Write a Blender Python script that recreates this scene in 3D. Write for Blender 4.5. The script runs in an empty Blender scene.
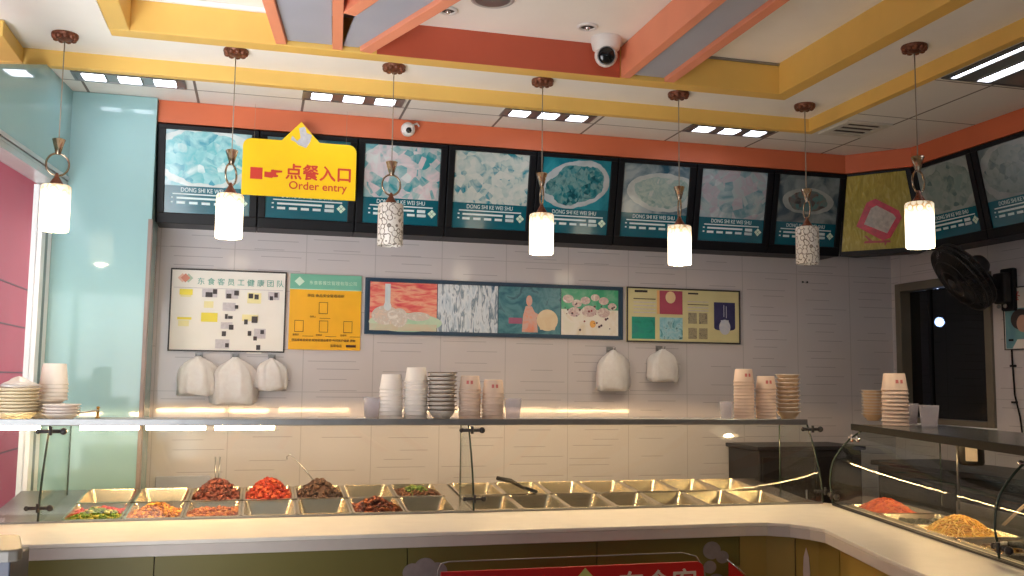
import bpy, math, random
from mathutils import Vector, Matrix
random.seed(7)
D = bpy.data
COL = bpy.context.scene.collection
R_ = math.radians
PI = math.pi

# ------------------------------------------------------------------ camera
F = 950.0
def _n(v): return v.normalized()
v1 = Vector((4113-512, 420-288, F)); v2 = Vector((258-512, 378-288, F))
ax = _n(v1); ay = v2 - ax*v2.dot(ax); ay = _n(ay); az = ax.cross(ay)
if az.y > 0: az = -az
RW = Matrix((ax, ay, az))                       # camera axes (x right, y down, z forward) -> world
CAM = Vector((0, 0, 1.6))
def ray(px, py): return RW @ Vector((px-512, py-288, F))
def PY(px, py, Y): r = ray(px, py); return CAM + r*(Y/r.y)
def PX(px, py, X): r = ray(px, py); return CAM + r*(X/r.x)
def PZ(px, py, Z): r = ray(px, py); return CAM + r*((Z-CAM.z)/r.z)
cd = D.cameras.new('camera'); cam = D.objects.new('camera', cd); COL.objects.link(cam)
right, down, fwd = RW.col[0], RW.col[1], RW.col[2]
M = Matrix.Identity(4)
for i in range(3):
    M[i][0] = right[i]; M[i][1] = -down[i]; M[i][2] = -fwd[i]; M[i][3] = CAM[i]
cam.matrix_world = M
cd.sensor_width = 36; cd.lens = 36*F/1024; cd.clip_start = .05
sc = bpy.context.scene
sc.camera = cam
sc.view_settings.view_transform = 'Standard'; sc.view_settings.look = 'None'
sc.view_settings.gamma = 1; sc.view_settings.use_curve_mapping = False
sc.view_settings.exposure = 0.15
sc.cycles.use_denoising = True
sc.cycles.max_bounces = 10; sc.cycles.transparent_max_bounces = 48
sc.cycles.sample_clamp_indirect = 6

# ------------------------------------------------------------------ materials
def lin(c):
    return tuple(((v/255)/12.92 if v/255 <= .04045 else ((v/255+.055)/1.055)**2.4) for v in c)
class NT:
    def __init__(s, name):
        s.m = D.materials.new(name); s.m.use_nodes = True; s.t = s.m.node_tree; s.t.nodes.clear()
        s.out = s.t.nodes.new('ShaderNodeOutputMaterial')
    def n(s, typ, **kw):
        x = s.t.nodes.new('ShaderNode'+typ)
        for k, v in kw.items(): setattr(x, k, v)
        return x
    def put(s, sock, v):
        if hasattr(v, 'is_output'): s.t.links.new(v, sock)
        else:
            if isinstance(v, (tuple, list)) and len(v) == 3 and sock.type == 'RGBA': v = (*v, 1)
            sock.default_value = v
    def math(s, op, a, b=0.0, c=None, clamp=False):
        x = s.n('Math', operation=op, use_clamp=clamp); s.put(x.inputs[0], a); s.put(x.inputs[1], b)
        if c is not None: s.put(x.inputs[2], c)
        return x.outputs[0]
    def mix(s, f, a, b):
        x = s.n('Mix', data_type='RGBA'); s.put(x.inputs[0], f); s.put(x.inputs[6], a); s.put(x.inputs[7], b)
        return x.outputs[2]
    def coords(s, kind='Object', scale=(1,1,1), loc=(0,0,0)):
        t = s.n('TexCoord'); mp = s.n('Mapping'); s.t.links.new(t.outputs[kind], mp.inputs[0])
        mp.inputs['Scale'].default_value = scale; mp.inputs['Location'].default_value = loc
        return mp.outputs[0]
    def xyz(s, v):
        x = s.n('SeparateXYZ'); s.t.links.new(v, x.inputs[0]); return x.outputs
    def noise(s, v, scale=5, detail=3, dist=0.0, rough=.5):
        x = s.n('TexNoise'); s.t.links.new(v, x.inputs['Vector']); x.inputs['Scale'].default_value = scale
        x.inputs['Detail'].default_value = detail; x.inputs['Distortion'].default_value = dist
        x.inputs['Roughness'].default_value = rough
        return x.outputs['Fac']
    def ramp(s, f, stops, interp='LINEAR'):
        x = s.n('ValToRGB'); s.put(x.inputs[0], f); cr = x.color_ramp; cr.interpolation = interp
        while len(cr.elements) < len(stops): cr.elements.new(.5)
        for e, (p, c) in zip(cr.elements, stops): e.position = p; e.color = (*c, 1)
        return x.outputs[0]
    def bsdf(s, color, rough=.5, metal=0.0, bump=None, bstr=.2, spec=.5, emit=None, estr=0.0, coat=0, sub=0):
        b = s.n('BsdfPrincipled'); s.put(b.inputs['Base Color'], color); s.put(b.inputs['Roughness'], rough)
        s.put(b.inputs['Metallic'], metal); s.put(b.inputs['Specular IOR Level'], spec)
        if coat: b.inputs['Coat Weight'].default_value = coat; b.inputs['Coat Roughness'].default_value = .08
        if emit is not None: s.put(b.inputs['Emission Color'], emit); s.put(b.inputs['Emission Strength'], estr)
        if bump is not None:
            bp = s.n('Bump'); bp.inputs['Strength'].default_value = bstr; bp.inputs['Distance'].default_value = .01
            s.put(bp.inputs['Height'], bump); s.t.links.new(bp.outputs[0], b.inputs['Normal'])
        s.t.links.new(b.outputs[0], s.out.inputs[0]); return b
def pm(name, c, rough=.5, metal=0.0, var=.08, scale=8, bump=0.0, spec=.5, coat=0):
    """plain procedural material: a colour with gentle mottling"""
    N = NT(name); c = lin(c); v = N.coords('Object'); nz = N.noise(v, scale, 4)
    lo = tuple(x*(1-var) for x in c); hi = tuple(min(1, x*(1+var)) for x in c)
    N.bsdf(N.ramp(nz, [(.3, lo), (.7, hi)]), rough, metal, nz if bump else None, bump, spec, coat=coat)
    return N.m
def emis(name, c, strength, see=None):
    N = NT(name); N.bsdf(lin(c), .4, 0, emit=lin(c), estr=strength); return N.m
def glass(name, tint=(235,245,240), refl=1.0, ior=1.5, rough=.0, body=0.0):
    N = NT(name)
    tr = N.n('BsdfTransparent'); tr.inputs[0].default_value = (*lin(tint), 1)
    gl = N.n('BsdfGlossy'); gl.inputs['Roughness'].default_value = rough
    fr = N.n('Fresnel'); bf = N.n('NewGeometry').outputs['Backfacing']
    N.put(fr.inputs[0], N.math('MULTIPLY_ADD', bf, 1/ior-ior, ior))
    f = N.math('MULTIPLY', fr.outputs[0], refl, clamp=True)
    mx = N.n('MixShader'); N.put(mx.inputs[0], f); N.t.links.new(tr.outputs[0], mx.inputs[1]); N.t.links.new(gl.outputs[0], mx.inputs[2])
    last = mx
    if body:
        df = N.n('BsdfDiffuse'); df.inputs[0].default_value = (.86, .86, .86, 1)
        m2 = N.n('MixShader'); m2.inputs[0].default_value = body
        N.t.links.new(last.outputs[0], m2.inputs[1]); N.t.links.new(df.outputs[0], m2.inputs[2]); last = m2
    N.t.links.new(last.outputs[0], N.out.inputs[0]); return N.m

def tile_mat(name, axis, off):
    """glossy white wall tile 0.407 m wide with broken horizontal relief lines"""
    N = NT(name); x, y, z = N.xyz(N.coords('Object')); a = (x, y)[axis]
    u = N.math('DIVIDE', N.math('ADD', a, off), .407)
    col = N.math('FLOOR', u); fu = N.math('FRACT', u)
    row0 = N.math('DIVIDE', z, .058); row = N.math('FLOOR', row0); fr = N.math('FRACT', row0)
    cv = N.n('CombineXYZ'); N.put(cv.inputs[0], col); N.put(cv.inputs[1], row)
    wn = N.n('TexWhiteNoise', noise_dimensions='2D'); N.t.links.new(cv.outputs[0], wn.inputs[0])
    rnd = wn.outputs[0]
    pos = N.math('MULTIPLY_ADD', rnd, .6, .2)
    near = N.math('LESS_THAN', N.math('ABSOLUTE', N.math('SUBTRACT', fr, pos)), .035)
    ctr = N.math('MULTIPLY_ADD', N.math('FRACT', N.math('MULTIPLY', rnd, 17.3)), .3, .35)
    ins = N.math('LESS_THAN', N.math('ABSOLUTE', N.math('SUBTRACT', fu, ctr)), N.math('MULTIPLY_ADD', N.math('FRACT', N.math('MULTIPLY', rnd, 7.7)), .2, .17))
    present = N.math('GREATER_THAN', rnd, .22)
    line = N.math('MULTIPLY', N.math('MULTIPLY', near, ins), present)
    jv = N.math('GREATER_THAN', N.math('ABSOLUTE', N.math('SUBTRACT', fu, .5)), .4935)
    jz = N.math('FRACT', N.math('DIVIDE', N.math('ADD', z, .12), .82))
    jh = N.math('LESS_THAN', jz, .005)
    j = N.math('MAXIMUM', jv, jh)
    base = N.mix(N.noise(N.coords('Object'), 3, 2), lin((200,194,195)), lin((210,204,205)))
    c = N.mix(N.math('MULTIPLY', line, .42), base, lin((110,106,112)))
    c = N.mix(N.math('MULTIPLY', j, .35), c, lin((130,128,128)))
    h = N.math('SUBTRACT', 1.0, N.math('MAXIMUM', line, j))
    N.bsdf(c, .08, 0, h, .05, .5); return N.m
def ceil_mat(name, px, py, ox, oy, base, ln):
    N = NT(name); x, y, z = N.xyz(N.coords('Object'))
    fx = N.math('ABSOLUTE', N.math('SUBTRACT', N.math('FRACT', N.math('DIVIDE', N.math('ADD', x, ox), px)), .5))
    fy = N.math('ABSOLUTE', N.math('SUBTRACT', N.math('FRACT', N.math('DIVIDE', N.math('ADD', y, oy), py)), .5))
    g = N.math('MAXIMUM', N.math('GREATER_THAN', fx, .4875), N.math('GREATER_THAN', fy, .4925))
    nb = N.noise(N.coords('Object'), 60, 2)
    b = N.mix(nb, lin(base), lin(tuple(min(255, v+6) for v in base)))
    N.bsdf(N.mix(g, b, lin(ln)), .7); return N.m

MT = {}
MT['tile_x'] = tile_mat('white relief tile', 0, -.658+.407*6)
MT['tile_y'] = tile_mat('white relief tile side', 1, .1)
MT['ceil_tile'] = ceil_mat('ceiling tile grid', .557, .63, -.186+.557*6, -5.165+.63*12, (226,222,216), (120,112,106))
MT['white_paint'] = pm('white ceiling paint', (244,240,234), .6, var=.03, scale=3)
MT['yellow_paint'] = pm('ochre yellow paint', (232,190,100), .5, var=.05, scale=4)
MT['orange_paint'] = pm('orange paint', (212,112,74), .5, var=.04, scale=4)
MT['salmon'] = pm('salmon orange paint', (236,150,116), .5, var=.04, scale=4)
MT['brick'] = pm('russet paint', (184,84,58), .5, var=.05, scale=4)
MT['blue_grey'] = pm('blue grey panel', (168,172,186), .55, var=.04, scale=3)
MT['teal_glass'] = pm('back painted teal glass', (152,190,193), .06, var=.03, scale=2)
MT['alu'] = pm('silver aluminium', (205,205,205), .35, .6, var=.05)
MT['white_frame'] = pm('white window frame', (238,240,242), .4, var=.03)
MT['bronze_alu'] = pm('bronze grey aluminium', (120,112,98), .45, .3, var=.06)
MT['black'] = pm('black plastic', (12,13,18), .45, var=.15, spec=.25)
MT['black_matte'] = pm('black brown plastic', (30,25,24), .45, var=.15)
MT['stone'] = pm('white stone worktop', (240,234,222), .3, var=.03, scale=12)
MT['stone_edge'] = pm('grey stone edge', (208,198,190), .45, var=.04, scale=12)
MT['grey_top'] = pm('grey laminate', (88,84,78), .4, var=.06, scale=20)
MT['dark_base'] = pm('dark cabinet laminate', (42,46,60), .5, var=.1)
MT['olive'] = pm('olive yellow lacquer', (122,112,52), .5, var=.07, scale=3)
MT['olive2'] = pm('ochre yellow lacquer', (176,146,66), .5, var=.07, scale=3)
MT['steel'] = pm('brushed stainless steel', (214,204,184), .27, 1.0, var=.05, scale=20)
MT['steel_dk'] = pm('dull stainless steel', (150,150,150), .35, .9, var=.08, scale=15)
MT['dark_steel'] = pm('dark kitchen steel', (60,58,60), .4, .5, var=.1)
MT['chrome'] = pm('chrome', (220,220,222), .12, 1.0, var=.02)
MT['brass'] = pm('brass', (190,150,80), .25, 1.0, var=.05)
MT['copper'] = pm('bronze rosette', (120,72,52), .4, .5, var=.35, scale=60)
MT['lamp_metal'] = pm('smoked chrome', (168,152,130), .2, 1.0, var=.2, scale=40)
MT['cord'] = pm('grey cord', (150,140,125), .5, var=.1)
MT['floor'] = pm('beige floor tile', (178,166,150), .35, var=.06, scale=4)
MT['glass'] = glass('clear glass', (250,252,250), .55)
MT['shelf_glass'] = glass('smoky shelf glass', (170,175,175), .8, body=.3)
MT['dark_shelf'] = pm('smoky dark shelf glass', (92,92,88), .2, var=.05)
MT['edge_dark'] = pm('dark shelf edge', (44,42,40), .7, var=.1, spec=.08)
MT['glass_edge'] = pm('green glass edge', (52,66,58), .2, var=.1)
MT['win_glass'] = glass('window glass', (250,252,252), .25)
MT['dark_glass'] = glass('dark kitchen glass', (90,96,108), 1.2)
MT['red_board'] = pm('red hoarding', (205,62,86), .6, var=.06, scale=2)
MT['red_dark'] = pm('dark red seam', (120,40,55), .6)
MT['yellow_sign'] = pm('yellow sign board', (250,208,22), .35, var=.02)
MT['sign_red'] = pm('sign red ink', (206,60,44), .5, var=.03)
MT['silver_peel'] = pm('peeled silver patch', (196,196,200), .45, .2, var=.12, scale=50)
MT['red_sign'] = pm('red placard', (196,22,30), .35, var=.05)
MT['lime'] = pm('pale lime ink', (206,206,120), .5)
MT['pale_ink'] = pm('pale ink', (226,206,190), .5)
MT['decal'] = pm('grey decal', (150,142,140), .5, var=.1, scale=30)
MT['white_ink'] = pm('white ink', (206,224,226), .5, var=.03)
MT['band'] = pm('teal caption band', (8,92,108), .2, var=.1, scale=6, coat=.6)
MT['paper_white'] = pm('white board paper', (238,234,226), .5, var=.02)
MT['teal_ink'] = pm('teal ink', (84,164,150), .5)
MT['note_yellow'] = pm('yellow note', (240,222,80), .6, var=.05)
MT['note_pale'] = pm('pale yellow note', (238,228,170), .6, var=.05)
MT['note_grey'] = pm('printed card', (200,194,198), .6, var=.12, scale=60)
MT['ink'] = pm('black ink', (52,44,48), .5, var=.2, scale=60)
MT['frame_black'] = pm('black poster frame', (50,46,48), .4)
MT['pos_green'] = pm('mint header', (116,186,160), .5, var=.03)
MT['pos_amber'] = pm('amber poster', (244,180,22), .5, var=.04)
MT['mint'] = pm('pale mint ink', (206,232,212), .5)
MT['ink_brown'] = pm('brown black ink', (70,40,12), .5)
MT['frame_blue'] = pm('dark blue frame', (34,62,86), .4)
MT['beige_board'] = pm('beige board', (214,206,156), .5, var=.05)
MT['paper_cup'] = pm('white paper', (240,232,222), .55, var=.03, scale=20)
MT['paper_tan'] = pm('tan paper', (232,206,184), .55, var=.04, scale=20)
MT['cup_print'] = pm('pink print', (214,120,112), .5, var=.1)
MT['bowl_lt'] = pm('light bowl', (224,212,198), .35, var=.04)
MT['bowl_tan'] = pm('tan bowl', (218,186,150), .4, var=.05)
MT['bowl_rim'] = pm('dark bowl rim', (104,82,62), .4, var=.1)
MT['plate'] = pm('cream plate', (228,214,182), .3, var=.04)
MT['plate_white'] = pm('white plate', (232,222,214), .3, var=.04)
MT['clear_cup'] = glass('clear plastic cup', (250,248,250), .35, body=.2)
MT['cctv'] = pm('white camera housing', (226,222,218), .35, var=.03)
MT['lens'] = pm('black lens dome', (14,16,18), .08)
MT['vent_white'] = pm('vent white', (214,208,196), .5)
MT['vent_dark'] = pm('vent slot', (70,60,52), .6)
MT['troffer'] = pm('louvre reflector', (150,148,146), .3, .7, var=.05)
MT['tube_on'] = emis('fluorescent tube', (235,242,255), 9)
MT['case_tube'] = emis('warm case tube', (255,210,150), 125)
MT['bulb'] = emis('kitchen lamp', (220,232,255), 160)

def bag_mat():
    N = NT('thin white polythene'); v = N.coords('Object'); nz = N.noise(v, 22, 4, 1.2)
    d = N.n('BsdfDiffuse'); N.put(d.inputs[0], N.ramp(nz, [(.3, lin((244,238,236))), (.7, lin((255,253,251)))]))
    t = N.n('BsdfTranslucent'); t.inputs[0].default_value = (.85, .82, .8, 1)
    g = N.n('BsdfGlossy'); g.inputs[1].default_value = .3
    m1 = N.n('MixShader'); m1.inputs[0].default_value = .3; m2 = N.n('MixShader'); m2.inputs[0].default_value = .05
    L = N.t.links; L.new(d.outputs[0], m1.inputs[1]); L.new(t.outputs[0], m1.inputs[2])
    L.new(m1.outputs[0], m2.inputs[1]); L.new(g.outputs[0], m2.inputs[2]); L.new(m2.outputs[0], N.out.inputs[0])
    bp = N.n('Bump'); bp.inputs['Strength'].default_value = .8; L.new(nz, bp.inputs['Height']); L.new(bp.outputs[0], d.inputs['Normal'])
    return N.m
MT['bag'] = bag_mat()

def shade_mat(name, lit):
    """cylinder shade with a scroll pattern"""
    N = NT(name); x, y, z = N.xyz(N.coords('Object'))
    ang = N.math('ARCTAN2', y, x)
    cv = N.n('CombineXYZ'); N.put(cv.inputs[0], N.math('MULTIPLY', ang, .065)); N.put(cv.inputs[1], z)
    vo = N.n('TexVoronoi'); N.t.links.new(cv.outputs[0], vo.inputs['Vector']); vo.inputs['Scale'].default_value = 30
    rings = N.math('SINE', N.math('MULTIPLY', vo.outputs['Distance'], 15.0))
    pat = N.math('GREATER_THAN', rings, .35)
    if lit:
        topm = N.math('MULTIPLY', N.math('SUBTRACT', z, .142), 18.0, clamp=True)
        botm = N.math('MULTIPLY', N.math('SUBTRACT', .05, z), 14.0, clamp=True)
        em = N.math('MAXIMUM', topm, N.math('MULTIPLY', botm, .4))
        f = N.math('MULTIPLY', pat, em)
        c = N.mix(f, lin((255,238,205)), lin((222,150,50)))
        st = N.math('SUBTRACT', 2.6, N.math('ADD', N.math('MULTIPLY', topm, 1.95), N.math('MULTIPLY', f, .4)))
        N.bsdf(lin((235,220,190)), .4, emit=c, estr=st)
    else:
        thin = N.math('GREATER_THAN', rings, .72)
        N.bsdf(N.mix(thin, lin((232,228,220)), lin((132,122,110))), .35, 0, thin, .2)
    return N.m
MT['shade_lit'] = shade_mat('glowing scroll shade', True)
MT['shade_off'] = shade_mat('unlit scroll shade', False)

def dish_mat(name, seed, bg, plate, foods, ctr=(0,.33), rad=(.2,.14), inner=.72, sc_=26, tilt=0.0):
    """printed photograph of a dish: backdrop, plate and a jumble of food"""
    N = NT(name); v = N.coords('Object', loc=(seed*3.1, seed*1.7, seed)); p = N.coords('Object')
    x, y, z = N.xyz(p)
    wob = N.math('MULTIPLY', N.math('SUBTRACT', N.noise(v, 9, 3), .5), .25)
    dx = N.math('SUBTRACT', x, ctr[0]); dy = N.math('SUBTRACT', y, ctr[1])
    ct, st = math.cos(tilt), math.sin(tilt)
    rx = N.math('ADD', N.math('MULTIPLY', dx, ct/rad[0]), N.math('MULTIPLY', dy, st/rad[0]))
    ry = N.math('ADD', N.math('MULTIPLY', dx, -st/rad[1]), N.math('MULTIPLY', dy, ct/rad[1]))
    r = N.math('SQRT', N.math('ADD', N.math('MULTIPLY', rx, rx), N.math('MULTIPLY', ry, ry)))
    r = N.math('ADD', r, wob)
    on_plate = N.math('LESS_THAN', r, 1.0); on_food = N.math('LESS_THAN', N.math('ADD', r, wob), inner)
    vo = N.n('TexVoronoi'); N.t.links.new(v, vo.inputs['Vector']); vo.inputs['Scale'].default_value = sc_*1.6
    cr_ = N.xyz(vo.outputs['Color'])[0]
    fn = N.math('ADD', N.math('MULTIPLY', N.noise(v, sc_*.6, 5, 1.2), .7), N.math('MULTIPLY', cr_, .3))
    k = len(foods)
    food = N.ramp(fn, [(.3+.4*i/(k-1), lin(c)) for i, c in enumerate(foods)])
    back = N.ramp(N.noise(v, 7, 3, 1.0), [(.35, lin(bg[0])), (.65, lin(bg[1]))])
    pl = N.ramp(N.noise(v, 12, 3), [(.3, lin(tuple(q*.86 for q in plate))), (.7, lin(plate))])
    c = N.mix(on_plate, back, pl); c = N.mix(on_food, c, food)
    N.bsdf(c, .14, 0, None, coat=.5, spec=.6); return N.m
def blotch_mat(name, seed, cols, scale=20, dist=1.5, stretch=(1,1,1), rough=.35):
    N = NT(name); v = N.coords('Object', scale=stretch, loc=(seed*2.3, seed, seed*.7)); k = len(cols)
    N.bsdf(N.ramp(N.noise(v, scale, 5, dist), [(.28+.44*i/(k-1), lin(c)) for i, c in enumerate(cols)]), rough); return N.m

# ------------------------------------------------------------------ mesh helper
class MB:
    def __init__(s): s.nd = 0; s.v = []; s.f = []; s.mi = []; s.sm = []
    def add(s, vs, fs, m=0, smooth=False):
        o = len(s.v); s.v += [tuple(x) for x in vs]
        for f in fs: s.f.append(tuple(i+o for i in f)); s.mi.append(m); s.sm.append(smooth)
        return s
    def box(s, x0, x1, y0, y1, z0, z1, m=0):
        vs = [(x,y,z) for x in (x0,x1) for y in (y0,y1) for z in (z0,z1)]
        return s.add(vs, [(0,1,3,2),(4,6,7,5),(0,4,5,1),(2,3,7,6),(0,2,6,4),(1,5,7,3)], m)
    def prism(s, pts, lo, hi, axis=2, m=0):
        n = len(pts)
        def P(p, h):
            return (p[0],p[1],h) if axis == 2 else ((h,p[0],p[1]) if axis == 0 else (p[0],h,p[1]))
        vs = [P(p, lo) for p in pts]+[P(p, hi) for p in pts]
        fs = [tuple(reversed(range(n))), tuple(range(n,2*n))]+[(i,(i+1)%n,(i+1)%n+n,i+n) for i in range(n)]
        return s.add(vs, fs, m)
    def tube(s, pts, r, n=8, m=0, closed=False, caps=True):
        pts = [Vector(p) for p in pts]; k = len(pts); rs = r if isinstance(r, (list,tuple)) else [r]*k
        rings = []; prev = None
        for i, p in enumerate(pts):
            a = pts[(i-1)%k] if (i > 0 or closed) else p; b = pts[(i+1)%k] if (i < k-1 or closed) else p
            t = (b-a).normalized()
            if prev is None:
                ref = Vector((0,0,1)) if abs(t.z) < .9 else Vector((1,0,0)); u = t.cross(ref).normalized()
            else:
                u = prev - t*prev.dot(t); u = u.normalized() if u.length > 1e-6 else t.orthogonal().normalized()
            prev = u; w = t.cross(u)
            rings.append([p+(u*math.cos(2*PI*j/n)+w*math.sin(2*PI*j/n))*rs[i] for j in range(n)])
        vs = [q for rg in rings for q in rg]; fs = []
        for i in range(k if closed else k-1):
            for j in range(n):
                a, b = i*n, ((i+1)%k)*n
                fs.append((a+j, a+(j+1)%n, b+(j+1)%n, b+j))
        s.add(vs, fs, m, True)
        if caps and not closed:
            o = len(s.v)-len(vs)
            s.f.append(tuple(o+j for j in reversed(range(n)))); s.mi.append(m); s.sm.append(False)
            s.f.append(tuple(o+(k-1)*n+j for j in range(n))); s.mi.append(m); s.sm.append(False)
        return s
    def lathe(s, prof, c=(0,0,0), n=28, m=0, sx=1.0, sy=1.0, capb=False, capt=False):
        vs = []; k = len(prof)
        for r, z in prof:
            for j in range(n):
                a = 2*PI*j/n; vs.append((c[0]+r*sx*math.cos(a), c[1]+r*sy*math.sin(a), c[2]+z))
        fs = [(i*n+j, i*n+(j+1)%n, (i+1)*n+(j+1)%n, (i+1)*n+j) for i in range(k-1) for j in range(n)]
        s.add(vs, fs, m, True); o = len(s.v)-len(vs)
        if capb: s.f.append(tuple(o+j for j in reversed(range(n)))); s.mi.append(m); s.sm.append(False)
        if capt: s.f.append(tuple(o+(k-1)*n+j for j in range(n))); s.mi.append(m); s.sm.append(False)
        return s
    def ball(s, c, r, n=12, m=0, sq=(1,1,1), half=False):
        k = n//2; prof = []
        for i in range(k+1):
            a = -PI/2+PI*i/k
            prof.append((max(1e-4, r*math.cos(a)), r*math.sin(a)))
        vs = []
        for rr, zz in prof:
            for j in range(n):
                a = 2*PI*j/n; vs.append((c[0]+rr*math.cos(a)*sq[0], c[1]+rr*math.sin(a)*sq[1], c[2]+zz*sq[2]))
        fs = [(i*n+j, i*n+(j+1)%n, (i+1)*n+(j+1)%n, (i+1)*n+j) for i in range(k) for j in range(n)]
        return s.add(vs, fs, m, True)
    def disc(s, c, rx, ry, h=.001, n=28, m=0, rot=0.0):
        pts = []
        for j in range(n):
            a = 2*PI*j/n; x, y = rx*math.cos(a), ry*math.sin(a)
            pts.append((c[0]+x*math.cos(rot)-y*math.sin(rot), c[1]+x*math.sin(rot)+y*math.cos(rot)))
        s.nd += 1; return s.prism(pts, c[2], c[2]+h+s.nd*.00012, 2, m)
    def xf(s, M): s.v = [tuple(M @ Vector(p)) for p in s.v]; return s
    def mesh(s, name, mats):
        me = D.meshes.new(name); me.from_pydata(s.v, [], s.f); me.update()
        for m in (mats if isinstance(mats, (list,tuple)) else [mats]): me.materials.append(MT[m] if isinstance(m, str) else m)
        me.polygons.foreach_set('material_index', s.mi); me.polygons.foreach_set('use_smooth', s.sm)
        return me
def put(name, mb, mats, parent=None, loc=(0,0,0), rot=(0,0,0), label=None, bevel=0, seg=2):
    me = mb.mesh(name, mats) if isinstance(mb, MB) else mb
    o = D.objects.new(name, me); COL.objects.link(o); o.parent = parent; o.location = loc; o.rotation_euler = rot
    if label: o['label'] = label
    if bevel:
        b = o.modifiers.new('bevel', 'BEVEL'); b.width = bevel; b.segments = seg; b.limit_method = 'ANGLE'
    return o
def tag(o, label, cat, group=None, kind=None):
    o['label'] = label; o['category'] = cat
    if group: o['group'] = group
    if kind: o['kind'] = kind
    return o
def thing(name, label, cat, loc=(0,0,0), rotz=0.0, group=None, rot=None):
    o = D.objects.new(name, None); COL.objects.link(o); o.location = loc; o.rotation_euler = rot or (0,0,rotz)
    o.empty_display_size = .05
    return tag(o, label, cat, group)
def struct(name, mb, mats, parent=None, bevel=0):
    o = put(name, mb, mats, parent, bevel=bevel)
    if parent is None: o['kind'] = 'structure'
    return o
def dup(root, loc, rotz=None, label=None):
    r = root.copy(); COL.objects.link(r); r.location = loc
    if rotz is not None: r.rotation_euler = (0,0,rotz)
    if label: r['label'] = label
    for ch in list(root.children):
        c = ch.copy(); COL.objects.link(c); c.parent = r
        for g in list(ch.children):
            d = g.copy(); COL.objects.link(d); d.parent = c
    return r
def text(name, body, size, mat, parent, loc, rot=(PI/2,0,0), align='CENTER', extrude=.0006, sx=1.0, bold=0.0, fat=0.0):
    cu = D.curves.new(name, 'FONT'); cu.body = body; cu.size = size; cu.align_x = align; cu.align_y = 'CENTER'
    cu.extrude = extrude; cu.offset = bold; cu.resolution_u = 3
    t = D.objects.new(name+'_tmp', cu); COL.objects.link(t)
    bpy.context.view_layer.update()
    me = D.meshes.new_from_object(t.evaluated_get(bpy.context.evaluated_depsgraph_get()))
    D.objects.remove(t); me.name = name; me.materials.clear(); me.materials.append(MT[mat])
    if sx != 1.0:
        for v in me.vertices: v.co.x *= sx
    if fat:                                   # heavier strokes: the outline repeated a hair to each side
        vs = [v.co.copy() for v in me.vertices]; fs = [tuple(p.vertices) for p in me.polygons]; av, af = [], []
        for i, (dx, dy) in enumerate(((0,0),(fat,0),(-fat,0),(0,fat),(0,-fat))):
            af += [tuple(k+len(av) for k in f) for f in fs]; av += [tuple(v+Vector((dx,dy,.00004*i))) for v in vs]
        me = D.meshes.new(name); me.from_pydata(av, [], af); me.update(); me.materials.append(MT[mat])
    o = D.objects.new(name, me); COL.objects.link(o); o.parent = parent; o.location = loc; o.rotation_euler = rot
    return o
def rrect(w, h, r, x0=0.0, y0=0.0, n=6, corners=(1,1,1,1)):
    """rounded rectangle outline, lower left at x0,y0; corners bl, br, tr, tl"""
    pts = []
    for (cx, cy, a0, c, px, py) in ((x0+r,y0+r,PI,corners[0],x0,y0),(x0+w-r,y0+r,1.5*PI,corners[1],x0+w,y0),(x0+w-r,y0+h-r,0,corners[2],x0+w,y0+h),(x0+r,y0+h-r,.5*PI,corners[3],x0,y0+h)):
        if c: pts += [(cx+r*math.cos(a0+.5*PI*i/n), cy+r*math.sin(a0+.5*PI*i/n)) for i in range(n+1)]
        else: pts.append((px,py))
    return pts

# ------------------------------------------------------------------ the room
YW = 5.70; XR = 4.25; ZC = 3.11; ZS = 3.18; ZI = 3.335
struct('floor', MB().box(-3.2, 6.0, -6.0, 7.2, -.1, 0), 'floor')
struct('wall_back', MB().box(-1.2, XR+.12, YW, YW+.12, 0, 3.6), 'tile_x')
# right wall with the kitchen window opening
wy0, wy1, wz0, wz1 = 4.76, 5.64, 1.35, 2.29
w = MB().box(XR, XR+.12, -6, wy0, 0, 3.6).box(XR, XR+.12, wy1, YW, 0, 3.6).box(XR, XR+.12, wy0, wy1, 0, wz0).box(XR, XR+.12, wy0, wy1, wz1, 3.6)
struct('wall_right', w, 'tile_y')
# teal column beside the tiled wall
struct('pillar', MB().box(-1.115, -.580, 5.36, YW-.002, 0, ZC-.002), 'teal_glass', bevel=.004)
struct('trim_1', MB().box(-.597, -.577, 5.352, 5.40, .0, 2.44), pm('reddish brown edge trim', (142,128,122), .4, var=.05))
# left wall: teal fascia over the shopfront glazing, leaning slightly outwards towards the street
fy = lambda y: -1.0-(5.40-y)*.10
hd = MB()
prof = [(5.358,2.62),(5.358,ZC-.003),(4.93,ZC-.003),(4.2,2.865),(1.5,2.865),(-6,2.865),(-6,2.62)]
n = len(prof)
hd.add([(fy(y), y, z) for y, z in prof]+[(fy(y)-.10, y, z) for y, z in prof],
       [tuple(range(n)), tuple(reversed(range(n,2*n)))]+[(i,i+n,(i+1)%n+n,(i+1)%n) for i in range(n)])
struct('wall_left', hd, 'teal_glass')
st = MB()
for dz, dx, h in ((0,.004,.03),(.034,.0,.012),(.05,.008,.02)):
    st.add([(fy(5.355)+dx, 5.355, 2.60-.03+dz),(fy(-6)+dx,-6,2.60-.03+dz),(fy(-6)+dx,-6,2.60-.03+dz+h),(fy(5.355)+dx,5.355,2.60-.03+dz+h),
            (fy(5.355)-.1, 5.355, 2.60-.03+dz),(fy(-6)-.1,-6,2.60-.03+dz),(fy(-6)-.1,-6,2.60-.03+dz+h),(fy(5.355)-.1,5.355,2.60-.03+dz+h)],
           [(0,1,2,3),(7,6,5,4),(0,4,5,1),(3,2,6,7),(0,3,7,4),(1,5,6,2)])
struct('trim_2', st, ['alu'])
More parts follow.
